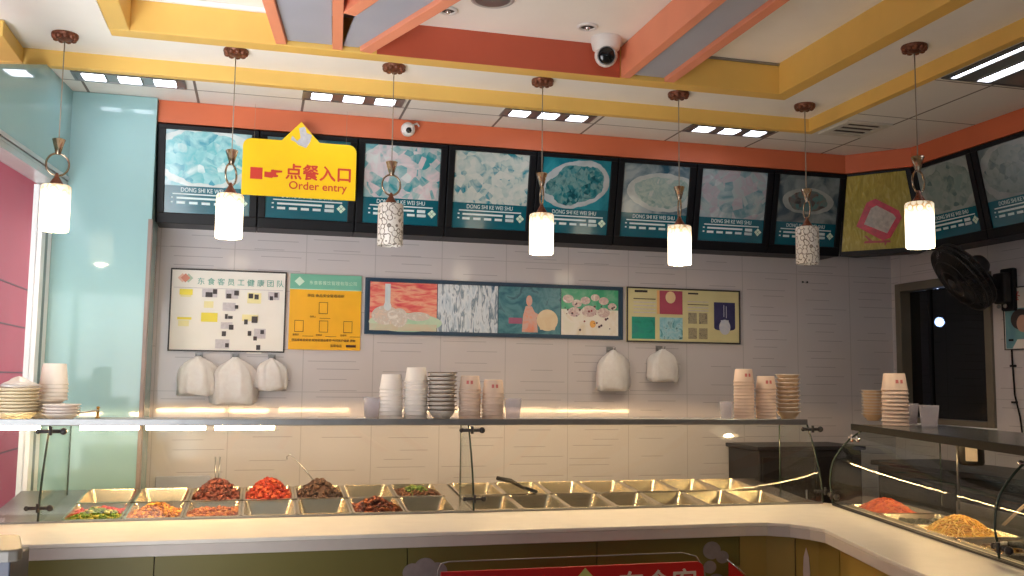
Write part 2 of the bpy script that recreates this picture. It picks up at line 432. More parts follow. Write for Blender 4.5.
# window frame of the shopfront and its panes
wf = D.objects.new('window_1', None); COL.objects.link(wf); wf['kind'] = 'structure'
fx0 = lambda y: fy(y)-.06
def vpost(mb, y0, y1, d=.05, m=0):
    mb.prism([(fx0(y0),y0),(fx0(y1),y1),(fx0(y1)-d,y1),(fx0(y0)-d,y0)], 0, 2.565, 2, m)
m_ = MB(); vpost(m_, 5.295, 5.352); put('window_frame', m_, 'white_frame', wf)
m_ = MB(); vpost(m_, 5.255, 5.295, .03); put('window_gasket', m_, 'steel_dk', wf)
m_ = MB(); vpost(m_, 5.20, 5.255); put('sash_frame', m_, 'white_frame', wf)
for y in (3.2, 1.2, -.8, -2.8, -4.8):
    m_ = MB(); vpost(m_, y, y+.07); put('mullion', m_, 'white_frame', wf)
m_ = MB(); m_.prism([(fx0(5.20)-.02,5.20),(fx0(-6)-.02,-6),(fx0(-6)-.026,-6),(fx0(5.20)-.026,5.20)], .05, 2.565, 2)
put('pane', m_, 'win_glass', wf)
# rear wall: closed on the right, open shopfront on the left
struct('wall_rear', MB().box(1.6, XR+.12, -6.1, -5.98, 0, 3.6), pm('cream rear wall', (190,180,165), .6))
# ---------------- ceiling: lower tile ring, white soffit, raised tray
XB0, XB1, YB = -1.16, 3.14, 4.94          # trim beam (steps down to the tile ring)
struct('ceiling', MB().box(-1.6, XR, YB+.012, YW, ZC, ZC+.03).box(XB1+.012, XR, -6, YB+.012, ZC, ZC+.03), 'ceil_tile')
struct('ceiling_2', MB().box(-2.2, XB1, 4.55, YB+.03, ZS+.004, ZS+.03).box(-2.2, -.72, -6, 4.55, ZS+.004, ZS+.03).box(2.76, XB1+.03, -6, 4.55, ZS+.004, ZS+.03), 'white_paint')
struct('ceiling_3', MB().box(-.75, 2.80, -6, 4.6, ZI, ZI+.03), 'white_paint')
struct('ceiling_4', MB().box(-3, 6, -6.2, 7.2, 3.62, 3.7), 'white_paint')
tb = MB().box(-2.2, XB1+.05, YB, YB+.05, ZC-.004, ZS+.03)
tb.box(XB1, XB1+.05, -6, YB, ZC-.004, ZS+.03)
struct('trim_3', tb, 'yellow_paint', bevel=.004)
lb = MB().box(-1.9, XB0+.005, 4.56, YB-.002, ZC-.004, ZS)
struct('trim_4', lb, 'yellow_paint', bevel=.004)
# frame of the tray: yellow lip with faces rising to the inner ceiling
YL0, YL1 = 4.495, 4.590
fr = MB().box(-.71, 2.77, YL0, YL1, 3.165, ZI+.03).box(-.71, -.62, -6, YL0, 3.165, ZI+.03).box(2.68, 2.77, -6, YL0, 3.165, ZI+.03)
struct('beam_1', fr, 'yellow_paint', bevel=.004)
struct('trim_5', MB().box(.50, 1.755, YL0-.006, YL0-.0005, 3.168, ZI), 'brick')
struct('trim_6', MB().box(2.06, 2.679, YL0-.012, YL0-.002, ZI-.014, ZI-.002), 'steel_dk')
struct('trim_7', MB().box(-.615, -.02, YL0-.02, YL0-.002, ZI-.022, ZI-.002), 'white_frame')
# decorative bands hung in the tray
def bar(mb, a, b, w, z0, z1):
    a = Vector(a).to_2d(); b = Vector(b).to_2d(); d = (b-a).normalized(); nn = Vector((-d.y, d.x))*w/2
    return mb.prism([tuple(a+nn), tuple(b+nn), tuple(b-nn), tuple(a-nn)], z0, z1)
yb = YL0-.007
def decor(label, bars, panels, name='ceiling_beam'):
    t = thing(name, label, 'ceiling beam', (0,0,0))
    for a, b, w, z1 in bars: put('side_rail', bar(MB(), a, b, w, 3.168, z1), 'salmon', t, bevel=.003)
    for pts in panels: put('panel', MB().prism(pts, 3.19, 3.205), 'blue_grey', t)
    return t
decor('straight blue grey ceiling band between two orange rails beside the dome camera',
      [((1.785,yb),(1.785,-1),.05,ZI-.002),((2.03,yb),(2.03,-1),.055,3.25)],
      [[(1.812,yb),(2.0,yb),(2.0,-1),(1.812,-1)]])
dg = Vector((.27,-.72)).normalized()
p0 = Vector((.445,yb)); q0 = Vector((.325,4.03))
decor('branching blue grey ceiling band with orange rails above the yellow order sign',
      [((.05,yb),(-.19,2.6),.05,ZI-.002),((.312,yb),(.17,2.6),.048,ZI-.002),
       (tuple(p0),tuple(p0+dg*2.2),.06,ZI-.002),(tuple(q0+dg*.0),tuple(q0+dg*1.7),.06,ZI-.003)],
      [[(.078,yb),(.285,yb),(.143,2.6),(-.163,2.6)],
       [(.338,yb),(.41,yb),tuple(p0+dg*1.6+Vector((-.035,0))),tuple(q0+dg*1.12+Vector((.035,0))),tuple(q0+Vector((.037,0)))]])

# orange fascia over the menu boxes (back wall, angled corner, right wall)
YF = 5.40; XF = 3.97
fa = MB().prism([(-.578,YF),(3.70,YF),(XF,5.09),(XF,-2),(XR-.002,-2),(XR-.002,YW-.002),(-.578,YW-.002)], 2.985, ZC-.002)
struct('trim_8', fa, 'orange_paint')

# ---------------- outside: red hoarding beyond the glass
hb = MB().box(-2.3, -2.2, 2.0, 18, 0, 3.6)
o = put('hoarding', hb, 'red_board'); tag(o, 'red hoarding seen through the shopfront window', 'hoarding')
for z in (.9, 1.62, 2.05, 2.42):
    put('panel_seam', MB().box(-2.2, -2.194, 2.0, 18, z, z+.014), 'red_dark', o)
struct('ground', MB().box(-12, -3.2, -8, 12, -.12, -.02), 'floor')

# ------------------------------------------------------------------ kitchen window (right wall)
kw = D.objects.new('window_2', None); COL.objects.link(kw); kw['kind'] = 'structure'
fb = .055
fm = MB().box(XR-.02, XR+.1, wy0, wy0+fb, wz0, wz1).box(XR-.02, XR+.1, wy1-fb, wy1, wz0, wz1).box(XR-.02, XR+.1, wy0+fb, wy1-fb, wz1-fb, wz1).box(XR-.02, XR+.1, wy0+fb, wy1-fb, wz0, wz0+.035)
put('window_frame', fm, 'bronze_alu', kw, bevel=.004)
put('mullion', MB().box(XR+.04, XR+.07, 5.36, 5.385, wz0+.036, wz1-fb-.001), 'black', kw)
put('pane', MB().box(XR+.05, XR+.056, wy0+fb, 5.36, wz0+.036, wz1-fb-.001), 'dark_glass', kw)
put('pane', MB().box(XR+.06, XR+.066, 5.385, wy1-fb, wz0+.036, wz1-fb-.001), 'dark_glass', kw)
put('window_sill', MB().box(XR-.06, XR-.0205, wy0-.03, wy1+.03, wz0-.03, wz0), 'white_frame', kw, bevel=.004)
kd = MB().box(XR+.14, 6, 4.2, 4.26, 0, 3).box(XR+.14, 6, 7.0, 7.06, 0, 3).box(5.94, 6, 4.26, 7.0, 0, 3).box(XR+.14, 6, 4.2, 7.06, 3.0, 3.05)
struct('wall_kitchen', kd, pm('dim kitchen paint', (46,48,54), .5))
kl = thing('ceiling_lamp', 'round lamp glowing behind the dark kitchen window', 'lamp', tuple(PX(939.5, 322, 4.75)))
put('bulb', MB().ball((0,0,0), .034), 'bulb', kl)
put('rod', MB().tube([(0,0,.03),(0,0,3.0-kl.location.z)], .006), 'black', kl)
put('cap', MB().lathe([(.06,.035),(.05,.05),(.01,.07)], n=16), 'black', kl)
fg = thing('refrigerator', 'dark steel upright fridge behind the kitchen window', 'fridge', (5.3, PX(912,330,5.0).y+.0, 0))
put('body', MB().box(-.3,.3,-.25,.25,.05,2.1), 'dark_steel', fg, bevel=.01)
fd = put('door', MB().box(-.33,-.305,-.24,.24,.1,2.05), 'steel_dk', fg, bevel=.006)
put('door_handle', MB().tube([(-.345,-.2,1.0),(-.345,-.2,1.5)], .012), 'chrome', fd)

# ------------------------------------------------------------------ menu light boxes
TL = math.atan2(.11, .53); FH = .541
CT, SN = math.cos(TL), math.sin(TL)
FR = (PI/2+TL, 0, 0)          # face coordinates: x along, y up the face, z out of it
def facept(x, v, d): return (x, -v*SN-d*CT, v*CT-d*SN)
CAP = 'DONG SHI KE WEI SHU'
def menu_box(loc, rotz, w, label, screen, group, wrapped=False):
    t = thing('menu_lightbox', label, 'menu board', loc, rotz, group)
    body = MB().prism([(0,0),(-.11,.53),(.193,.53),(.193,0)], -w/2, w/2, 0)
    put('case', body, 'black', t)
    b = .028; fr = MB()
    h = w/2-.002
    fr.prism(rrect(2*h, .058, .004, -h, .0), 0.0005, .016).prism(rrect(2*h, .024, .004, -h, FH-.026), .0005, .016)
    fr.box(-h, -h+.038, .058, FH-.026, .0005, .016).box(h-.038, h, .058, FH-.026, .0005, .016)
    put('bezel', fr, 'black', t, rot=FR, bevel=.003)
    s = h-.039
    if wrapped:
        put('screen', MB().box(-h+.03, h-.03, .03, FH-.012, .017, .019), screen, t, rot=FR)
        return t, s
    put('screen', MB().box(-s, s, .21, FH-.027, .001, .004), screen, t, rot=FR, label='printed photograph of a dish')
    cb_ = put('caption_band', MB().box(-s, s, .059, .21, .001, .004), 'band', t, rot=FR)
    text('caption_text', CAP, .034, 'white_ink', cb_, (0, .187, .0046), (0,0,0), sx=.80)
    put('rule', MB().box(-s*.82, s*.86, .161, .168, .0042, .005), 'white_ink', cb_)
    ln = MB()
    ln.box(-s*.72, s*.36, .137, .148, .0042, .005)
    for k in range(5): ln.box(-s*.72+k*.066, -s*.72+k*.066+.045, .110, .124, .0042, .005)
    ln.box(s*.44, s*.66, .132, .15, .0042, .005).box(s*.44, s*.66, .108, .125, .0042, .005)
    ln.box(-s*.85, -s*.8, .14, .148, .0042, .005).box(-s*.85, -s*.8, .115, .123, .0042, .005)
    put('price_lines', ln, 'white_ink', cb_)
    lg = MB(); c0 = (s*.84, .13)
    for dx, dy in ((0,.0135),(0,-.0135),(.0135,0),(-.0135,0)):
        x, y = c0[0]+dx, c0[1]+dy
        lg.prism([(x-.012,y),(x,y-.012),(x+.012,y),(x,y+.012)], .0042, .005)
    put('logo', lg, 'mint', cb_)
    return t, s
T1, T2, T3 = (40,150,165), (150,200,205), (215,225,222)
dishes = [
 dish_mat('dish one', 1, ((120,180,190),(200,215,220)), (214,226,226), [(60,150,170),(150,205,210),(90,175,185),(205,225,225)], (-.02,.37), (.27,.17), .85, 12),
 dish_mat('dish two', 2, ((30,120,140),(120,180,190)), (205,215,214), [(50,130,140),(140,180,180),(190,200,190)], (0,.36), (.2,.13), .8),
 dish_mat('dish three', 3, ((60,150,165),(150,185,190)), (205,212,212), [(50,140,150),(150,180,182),(205,190,195),(200,212,210)], (.03,.36), (.28,.2), .95, 14),
 dish_mat('dish four', 4, ((150,175,180),(200,208,206)), (200,206,202), [(40,130,150),(180,196,192),(200,206,200),(170,190,188)], (0,.36), (.3,.24), .95, 16),
 dish_mat('dish five', 5, ((10,110,130),(40,140,155)), (186,196,200), [(10,70,80),(40,120,130),(110,150,150),(20,90,100)], (.0,.36), (.225,.14), .82, 22, .25),
 dish_mat('dish six', 6, ((40,80,100),(150,165,170)), (190,198,196), [(120,150,145),(165,180,172),(140,165,160),(180,186,182)], (.05,.345), (.24,.12), .8, 18),
 dish_mat('dish seven', 7, ((90,130,140),(165,180,186)), (165,180,186), [(90,130,140),(150,168,170),(160,150,158),(170,186,190)], (0,.36), (.3,.2), .9, 11),
 dish_mat('dish eight', 8, ((60,80,90),(140,150,150)), (170,176,172), [(70,66,66),(110,100,96),(90,130,130),(120,112,106)], (.0,.35), (.19,.085), .78, 18),
 dish_mat('dish nine', 9, ((120,132,130),(150,160,156)), (160,170,166), [(90,112,112),(140,152,146),(120,140,136)], (.02,.36), (.27,.17), .8, 14),
 dish_mat('dish ten', 10, ((60,80,86),(130,140,140)), (150,158,158), [(70,90,96),(130,140,138),(110,126,128)], (0,.36), (.25,.17), .8, 14)]
blab = ['menu light box at the far left end, pale turquoise dish, against the teal column',
 'menu light box half hidden behind the yellow order sign',
 'menu light box with a mixed pale dish, just right of the yellow order sign',
 'menu light box with small teal scraps on grey, directly below no camera, fourth from the left',
 'menu light box with dark food on a round white plate in teal',
 'menu light box with an oval white plate of pale food',
 'menu light box with a blurred pale blue dish, second left of the angled corner',
 'menu light box with a brown dish on an oval plate, touching the angled corner',
 'menu light box on the right wall just past the yellow wrapped box',
 'menu light box at the right edge of the picture']
blab[3] = 'menu light box with small teal scraps on a grey dish, fourth from the left'
BX = [-.576, -.038, .507, 1.034, 1.575, 2.098, 2.626, 3.171, 3.70]
YB0 = 5.505; ZB0 = 2.447
for i in range(8):
    a, b = BX[i], BX[i+1]
    menu_box(((a+b)/2, YB0, ZB0), 0, b-a-.004, blab[i], dishes[i], 'menu light boxes')
# corner box wrapped in yellow film
A = Vector((3.70, YF)); B = Vector((XF, 5.09)); dv = (B-A).normalized(); nn = Vector((dv.y, -dv.x)); wc = (B-A).length
mid = (A+B)/2 - nn*.105
wrapN = NT('yellow wrapped poster'); vv = wrapN.coords('Object'); cr = wrapN.noise(wrapN.coords('Object', scale=(6,1.6,1)), 5, 3, 2.0)
wrapN.bsdf(wrapN.ramp(cr, [(.3, lin((146,132,40))), (.55, lin((170,154,56))), (.72, lin((186,172,96)))]), .35, 0, cr, .6, spec=.3, coat=.15)
crot = math.atan2(dv.y, dv.x)
mid = (Vector((3.70, 5.505))+Vector((4.075, 5.09)))/2
t = thing('menu_lightbox', 'yellow wrapped menu light box with a red packet, in the angled corner', 'menu board', (mid.x, mid.y, ZB0), crot, 'menu light boxes')
TC = .074; FRC = (PI/2+math.atan2(TC, .53), 0, 0); HB, HT, FC = .270, .200, .535
cv_ = [(-HB,0,0),(HB,0,0),(HT,-TC,.53),(-HT,-TC,.53),(-.2,.13,0),(.2,.13,0),(.2,.13,.53),(-.2,.13,.53)]
put('case', MB().add(cv_, [(0,1,2,3),(7,6,5,4),(0,4,5,1),(3,2,6,7),(0,3,7,4),(1,5,6,2)]), 'black', t)
wq = lambda v, m: HB+(HT-HB)*v/FC-m
put('screen', MB().prism([(-wq(.03,.012),.03),(wq(.03,.03),.03),(wq(FC-.015,.03),FC-.015),(-wq(FC-.015,.012),FC-.015)], .001, .004), wrapN.m, t, rot=FRC)
pk = MB().prism([(-.15,.19),(-.075,.34),(-.02,.36),(.12,.27),(.135,.22),(.06,.10),(.01,.085)], .0045, .006)
pk_ = put('packet_picture', pk, pm('red packet print', (190,36,62), .3, var=.25, scale=30), t, rot=FRC)
put('packet_window', MB().prism([(-.10,.20),(-.05,.30),(-.015,.315),(.085,.25),(.10,.225),(.04,.13)], .0062, .0075), pm('grey packet print', (176,168,160), .3, var=.25, scale=40), pk_)
put('packet_lettering', MB().prism([(-.11,.075),(.06,.07),(.055,.085),(-.10,.09)], .0045, .0055).prism([(-.075,.09),(-.055,.09),(-.09,.125),(-.105,.125)], .0045, .0055).prism([(.02,.085),(.04,.085),(.03,.06),(.02,.05)], .0045, .0055), pm('faded red print', (170,70,70), .4), t, rot=FRC)
# right wall boxes
for k, (yc, lab) in enumerate(((4.822, 8), (4.297, 9))):
    menu_box((XF+.105, yc, ZB0), -PI/2, .521, blab[lab], dishes[lab], 'menu light boxes')

# ------------------------------------------------------------------ order entry sign
sx0, sx1, sz0, sz1 = -.125, .492, 2.595, 2.912
sg = thing('order_sign', 'yellow sign reading order entry in Chinese and English, hung before the menu boxes', 'sign', ((sx0+sx1)/2, 5.32, sz0))
W = sx1-sx0; H = sz1-sz0
pts = rrect(W, H, .045, -W/2, 0, 6, (0,0,1,1))
out = []
for i, p in enumerate(pts):
    out.append(p)
    if i == 8: out += [(.103,H),(.0,H+.112),(-.103,H)]
put('board', MB().prism(out, 0, .008), 'yellow_sign', sg, rot=(PI/2,0,0), bevel=.002)
pt = [(-.055,H+.005),(-.03,H-.005),(-.015,H-.02),(.03,H-.035),(.05,H+.0),(.06,H+.04),(.03,H+.05),(.02,H+.085),(-.012,H+.075),(-.002,H+.02),(-.02,H+.0),(-.048,H+.03)]
put('peeled_patch', MB().prism(pt, .0085, .0095), 'silver_peel', sg, rot=(PI/2,0,0))
text('chinese_lettering', '点餐入口', .092, 'sign_red', sg, (.105,-.0092,.137), fat=.0022)
text('english_lettering', 'Order entry', .062, 'sign_red', sg, (.10,-.0092,.066), sx=1.02, fat=.0008)
hand = MB().box(-.265,-.20,.09,.155,.0085,.0095)
hand.prism([(-.19,.105),(-.15,.10),(-.125,.118),(-.13,.14),(-.145,.15),(-.155,.135),(-.165,.132),(-.19,.135)], .0085, .0095)
hand.prism([(-.155,.128),(-.095,.135),(-.095,.145),(-.155,.147)], .0085, .0098)
hand.prism([(-.14,.105),(-.118,.108),(-.115,.118),(-.135,.12)], .0085, .0101)
put('pointing_hand', hand, 'sign_red', sg, rot=(PI/2,0,0))
for x in (-.25, .25):
    put('wire', MB().tube([(x,-.004,H),(x,-.004,ZC-.004-sz0)], .0007, 5), 'cord', sg)

# ------------------------------------------------------------------ pendant lamps
def pendant(x, y, zb, lit, turn, label, mask=None):
    t = thing('pendant_lamp', label, 'pendant lamp', (x, y, zb), 0, 'pendant lamps')
    top = ZS-zb+.004
    ro = MB().lathe([(.001,-.034),(.02,-.032),(.045,-.02),(.06,-.008),(.058,0)], (0,0,top), 20)
    for k in range(9):
        a = 2*PI*k/9; ro.ball((.043*math.cos(a), .043*math.sin(a), top-.016), .017, 8)
    put('ceiling_rose', ro, 'copper', t)
    put('cord', MB().tube([(0,0,.42),(0,0,top-.03)], .0028, 6), 'cord', t)
    cn = MB().lathe([(.010,.355),(.030,.425),(.026,.427),(.004,.42)], n=14)
    put('cone_cap', cn, 'lamp_metal', t)
    rg = MB().tube([(.048*math.cos(a)*math.cos(turn), .048*math.cos(a)*math.sin(turn), .308+.052*math.sin(a)) for a in [2*PI*k/28 for k in range(28)]], .0048, 8, closed=True)
    put('ring', rg, 'lamp_metal', t)
    nk = MB().lathe([(.034,.209),(.028,.222),(.012,.248),(.006,.268)], n=14, capb=True, capt=True)
    put('neck', nk, 'copper', t)
    sh = MB().lathe([(.060,.0),(.0635,.004),(.0635,.203),(.058,.210),(.020,.211)], n=32)
    sh.lathe([(.058,.203),(.0585,.004),(.060,.0)], n=32)
    put('lamp_shade', sh, 'shade_lit' if lit else 'shade_off', t)
    if lit:
        ld = D.lights.new('bulb', 'POINT'); ld.energy = 9; ld.color = (1, .84, .62); ld.shadow_soft_size = .03
        lo = D.objects.new('bulb', ld); COL.objects.link(lo); lo.parent = t; lo.location = (0,0,.02)
    return t
PX_ = [(-.925,4.684,2.258),(-.16,4.68,2.262),(.611,4.69,2.262),(1.398,4.69,2.256),(2.178,4.69,2.234),(2.955,4.685,2.268)]
pl = [('lit pendant lamp at the left, in front of the shopfront fascia',1,.25),('lit pendant lamp beside the left end of the yellow order sign',1,1.05),
      ('unlit pendant lamp just right of the yellow order sign',0,.2),('lit pendant lamp in the middle of the row, ring seen edge on',1,1.45),
      ('lit pendant lamp hanging before the light box with the oval plate',1,1.3),('unlit pendant lamp at the right end of the row, before the angled corner',0,1.4)]
for (x,y,z),(lab,lit,tn) in zip(PX_, pl): pendant(x, y, z, lit, tn, lab)
pendant(2.92, 3.70, 2.228, 1, .35, 'lit pendant lamp nearest on the right, in front of the right wall boxes')

# ------------------------------------------------------------------ ceiling fittings
def troffer(xc, yc, label, tubes=3, w=.54, dep=None, xs=None):
    t = thing('ceiling_light', label, 'ceiling light', (xc, yc, ZC-.002), 0, 'recessed ceiling lights')
    h = w/2; g = (dep or w)/2
    f = MB().box(-h,h,-g,-g+.012,-.006,0).box(-h,h,g-.012,g,-.006,0).box(-h,-h+.014,-g+.012,g-.012,-.006,0).box(h-.014,h,-g+.012,g-.012,-.006,0)
    put('frame', f, 'steel_dk', t)
    put('reflector', MB().box(-h+.014,h-.014,-g+.012,g-.012,-.0025,-.0005), 'troffer', t)
    for k in range(tubes):
        x = xs[k] if xs else -h+.10+k*(2*h-.20)/(tubes-1); e = .052 if dep else (.014,.035)[k]
        put('lamp_tube', MB().box(x-e,x+e,-g+.02,g-.03,-.005,-.0028), 'tube_on', t)
        put('louvre', MB().box(x-e,x+e,g-.028,g-.02,-.009,-.0028).box(x-e-.008,x-e-.002,-g+.02,g-.02,-.009,-.0028).box(x+e+.002,x+e+.008,-g+.02,g-.02,-.009,-.0028), 'troffer', t)
    return t
for xc, lab in ((-.685,'recessed three tube ceiling light nearest the left wall'),(.445,'recessed three tube ceiling light above the third menu box'),
                (1.545,'recessed three tube ceiling light above the fifth menu box'),(2.68,'recessed three tube ceiling light above the seventh menu box')):
    troffer(xc, 5.072, lab, 3, .54, .15)
troffer(3.48, 3.585, 'recessed ceiling light at the right edge above the right wall boxes', 2, .56, None, (-.235,-.06))
vt = thing('air_vent', 'square ceiling air vent beside the corner of the yellow trim', 'vent', (3.36, 4.80, ZC-.001))
put('frame', MB().box(-.15,.15,-.15,-.11,-.012,0).box(-.15,.15,.11,.15,-.012,0).box(-.15,-.11,-.11,.11,-.012,0).box(.11,.15,-.11,.11,-.012,0), 'vent_white', vt, bevel=.003)
put('backing', MB().box(-.11,.11,-.11,.11,-.002,0), 'vent_dark', vt)
for k in range(3): put('vane', MB().prism([(-.11,-.012),(.11,-.012),(.11,-.009),(-.11,-.009)], -.08+k*.07, -.05+k*.07, 1), 'vent_white', vt)
for (x, y, r, lab) in ((.803,4.263,.047,'small recessed downlight left of the round speaker, in the raised ceiling'),(1.50,4.27,.05,'small recessed downlight just above the dome camera')):
    d = thing('downlight', lab, 'downlight', (x,y,ZI-.001), 0, 'recessed downlights')
    put('trim_ring', MB().lathe([(r,0),(r,-.008),(r*.72,-.010),(r*.68,0)], n=24), 'cctv', d)
    put('reflector', MB().lathe([(r*.68,-.002),(r*.3,-.001),(.001,-.0005)], n=24), 'vent_dark', d)
    put('lamp', MB().ball((0,0,-.006), r*.3), 'chrome', d)
sp = thing('ceiling_speaker', 'round grey ceiling speaker cut by the top edge of the photo', 'speaker', (.97,4.06,ZI-.001))
put('rim', MB().lathe([(.1,0),(.1,-.012),(.085,-.016),(.08,-.01)], n=28), 'alu', sp)
put('grille', MB().lathe([(.083,-.012),(.05,-.016),(.001,-.018)], n=28), 'steel_dk', sp)
def dome_cam(loc, label, s, aim):
    t = thing('dome_camera', label, 'security camera', loc)
    put('base', MB().lathe([(.062*s,0),(.062*s,-.012*s),(.055*s,-.045*s),(.04*s,-.055*s)], n=28, capb=False), 'cctv', t)
    b = MB().ball((0,0,-.072*s), .047*s, 18); ho = put('housing', b, 'cctv', t)
    d = Vector(aim).normalized(); c = Vector((0,0,-.072*s))
    e = d.orthogonal().normalized(); 
    q = d.to_track_quat('Z','Y').to_matrix().to_4x4(); q.translation = c
    put('lens', MB().lathe([(.034*s,.034*s),(.034*s,.041*s),(.024*s,.047*s),(.001,.049*s)], n=20).xf(q), 'lens', ho)
    put('lens_ring', MB().lathe([(.036*s,.030*s),(.038*s,.040*s),(.034*s,.043*s),(.033*s,.036*s)], n=20).xf(q), 'steel_dk', ho)
    return t
dome_cam((1.645,4.40,ZI-.001), 'large white dome camera under the raised ceiling against the russet face', 1.25, (-.3,-1,-.35))
dc = thing('dome_camera', 'small white ball camera on the orange fascia near the order sign', 'security camera', (.787,YF-.001,3.05))
put('base', MB().tube([(0,0,0),(0,-.012,0)], .035, 18), 'cctv', dc)
ho = put('housing', MB().ball((0,-.04,-.01), .042, 18), 'cctv', dc)
put('lens', MB().ball((0,-.068,-.02), .019, 14), 'lens', ho)
put('bracket', MB().tube([(.02,-.01,.02),(.055,-.02,.035),(.07,-.015,.02)], .006, 6), 'cctv', dc)

# ------------------------------------------------------------------ posters on the back wall
class Poster:
    """flat board on the wall; rectangles are given in metres, right and up from its lower left corner"""
    def __init__(s, name, label, cat, x0, z0, x1, z1, y=YW):
        s.w = x1-x0; s.h = z1-z0
        s.t = thing(name, label, cat, (x0, y-.001, z0))
        s.L = .014
    def card(s, name, u0, v0, u1, v1, mat, lift=1, label=None):
        d = .012+.0012*lift
        return put(name, MB().box(u0*s.w, u1*s.w, -d-.001, -d, v0*s.h, v1*s.h), mat, s.t, label=label)
    def shape(s, name, mb, mat, lift=1):
        d = .012+.0012*lift
        mb.v = [(x*s.w, -d-z, y*s.h) for x, y, z in mb.v]; return put(name, mb, mat, s.t)
    def board(s, mat): return put('board', MB().box(0, s.w, -.012, 0, 0, s.h), mat, s.t)
    def frame(s, mat, b):
        f = MB().box(0,s.w,-.02,-.0125,0,b).box(0,s.w,-.02,-.0125,s.h-b,s.h).box(0,b,-.02,-.0125,b,s.h-b).box(s.w-b,s.w,-.02,-.0125,b,s.h-b)
        return put('frame', f, mat, s.t, bevel=.002)
    def word(s, name, body, u, v, size, mat, lift=2, **k):
        return text(name, body, size, mat, s.t, (u*s.w, -.012-.0012*lift-.001, v*s.h), **k)
# 1: white staff board
P1 = Poster('notice_board', 'white staff health certificate board in a thin black frame', 'notice board', -.50, 1.747, .142, 2.218)
P1.board('paper_white'); P1.frame('frame_black', .008)
P1.word('title_lettering', '东食客员工健康团队', .047, 'teal_ink', None) if False else P1.word('title_lettering', '东 食 客 员 工 健 康 团 队', .60, .845, .043, 'teal_ink')
P1.card('rule', .03, .765, .97, .772, 'note_grey')
for u, v, m in ((.125,.885,(214,140,120)),(.10,.885,(232,190,170)),(.15,.885,(180,200,180))):
    q = MB(); q.prism([(u-.04,v),(u,v-.055),(u+.04,v),(u,v+.055)], 0, .001); P1.shape('logo', q, pm('logo tint', m, .5), 2 if u == .125 else 1)
cards = [(.08,.68,.19,.75,'note_yellow'),(.09,.655,.18,.68,'note_pale'),(.07,.38,.19,.41,'note_yellow'),(.08,.30,.17,.37,'note_pale'),(.27,.36,.41,.47,'note_yellow'),(.29,.53,.37,.61,'note_pale'),
         (.27,.66,.40,.76,'note_grey'),(.47,.65,.58,.76,'note_grey'),(.66,.60,.78,.73,'note_pale'),(.84,.65,.94,.75,'note_grey'),(.45,.50,.56,.60,'note_grey'),
         (.44,.28,.54,.36,'note_grey'),(.62,.38,.76,.46,'note_pale'),(.57,.20,.72,.28,'paper_white'),(.73,.17,.83,.29,'note_grey'),(.40,.04,.52,.15,'note_grey'),(.67,-.015,.80,.08,'paper_white')]
for c in cards: P1.card('pinned_card', *c, lift=2)
for u, v, a, b in ((.33,.69,.03,.03),(.38,.73,.018,.03),(.50,.68,.022,.03),(.565,.72,.02,.03),(.69,.69,.02,.03),(.74,.68,.018,.03),(.91,.71,.016,.03),(.87,.67,.015,.025),
                   (.57,.55,.014,.022),(.485,.43,.012,.03),(.52,.42,.02,.018),(.53,.30,.02,.03),(.47,.22,.018,.03),(.655,.37,.016,.03),(.73,.40,.026,.04),(.69,.23,.016,.03),(.80,.25,.016,.025),(.74,.17,.016,.025),(.50,.08,.016,.025),(.77,.06,.018,.03)):
    P1.card('photo_print', u-a, v-b, u+a, v+b, 'ink', 3.2)
# 2: amber notice
P2 = Poster('notice_poster', 'amber notice poster with a mint green header and empty photo boxes', 'poster', .162, 1.768, .578, 2.212)
P2.board('pos_amber'); P2.card('header', 0, .80, 1, 1, 'pos_green'); P2.card('header_rule', 0, .795, 1, .803, 'mint', 1.4)
q = MB().prism([(.06,.90),(.13,.84),(.20,.90),(.13,.965)], 0, .0008); P2.shape('logo', q, 'mint', 2)
P2.word('header_lettering', '东食客餐饮管理有限公司', .60, .885, .0255, 'mint')
P2.word('title_lettering', '单位 食品安全管理组织', .50, .715, .021, 'ink_brown')
for (u, v) in ((.47,.555),(.14,.31),(.48,.31),(.82,.31)):
    q = MB(); a, b, e = .062, .077, .006
    q.box(u-a,u+a,v-b,v-b+e,0,.0008).box(u-a,u+a,v+b-e,v+b,0,.0008).box(u-a,u-a+e,v-b,v+b,0,.0008).box(u+a-e,u+a,v-b,v+b,0,.0008)
    P2.shape('photo_box', q, 'ink_brown', 1)
for (u, v, wd) in ((.33,.435,'负责人'),(.10,.195,'管理员'),(.42,.195,'检查员'),(.76,.195,'监督员')):
    P2.word('name_lettering', wd, u, v, .0125, 'ink_brown'); P2.card('name_line', u+.09, v-.018, u+.24, v-.013, 'ink_brown')
P2.word('footer_lettering', '请监督食品安全 欢迎您提出意见 共同维护健康 谢谢', .485, .125, .0162, 'ink_brown')
P2.word('phone_lettering', '监督电话 12331', .70, .055, .017, 'ink_brown') if False else P2.word('phone_lettering', '监督电话', .66, .055, .017, 'ink_brown')
P2.card('phone_bar', .80, .04, .94, .072, 'ink_brown')
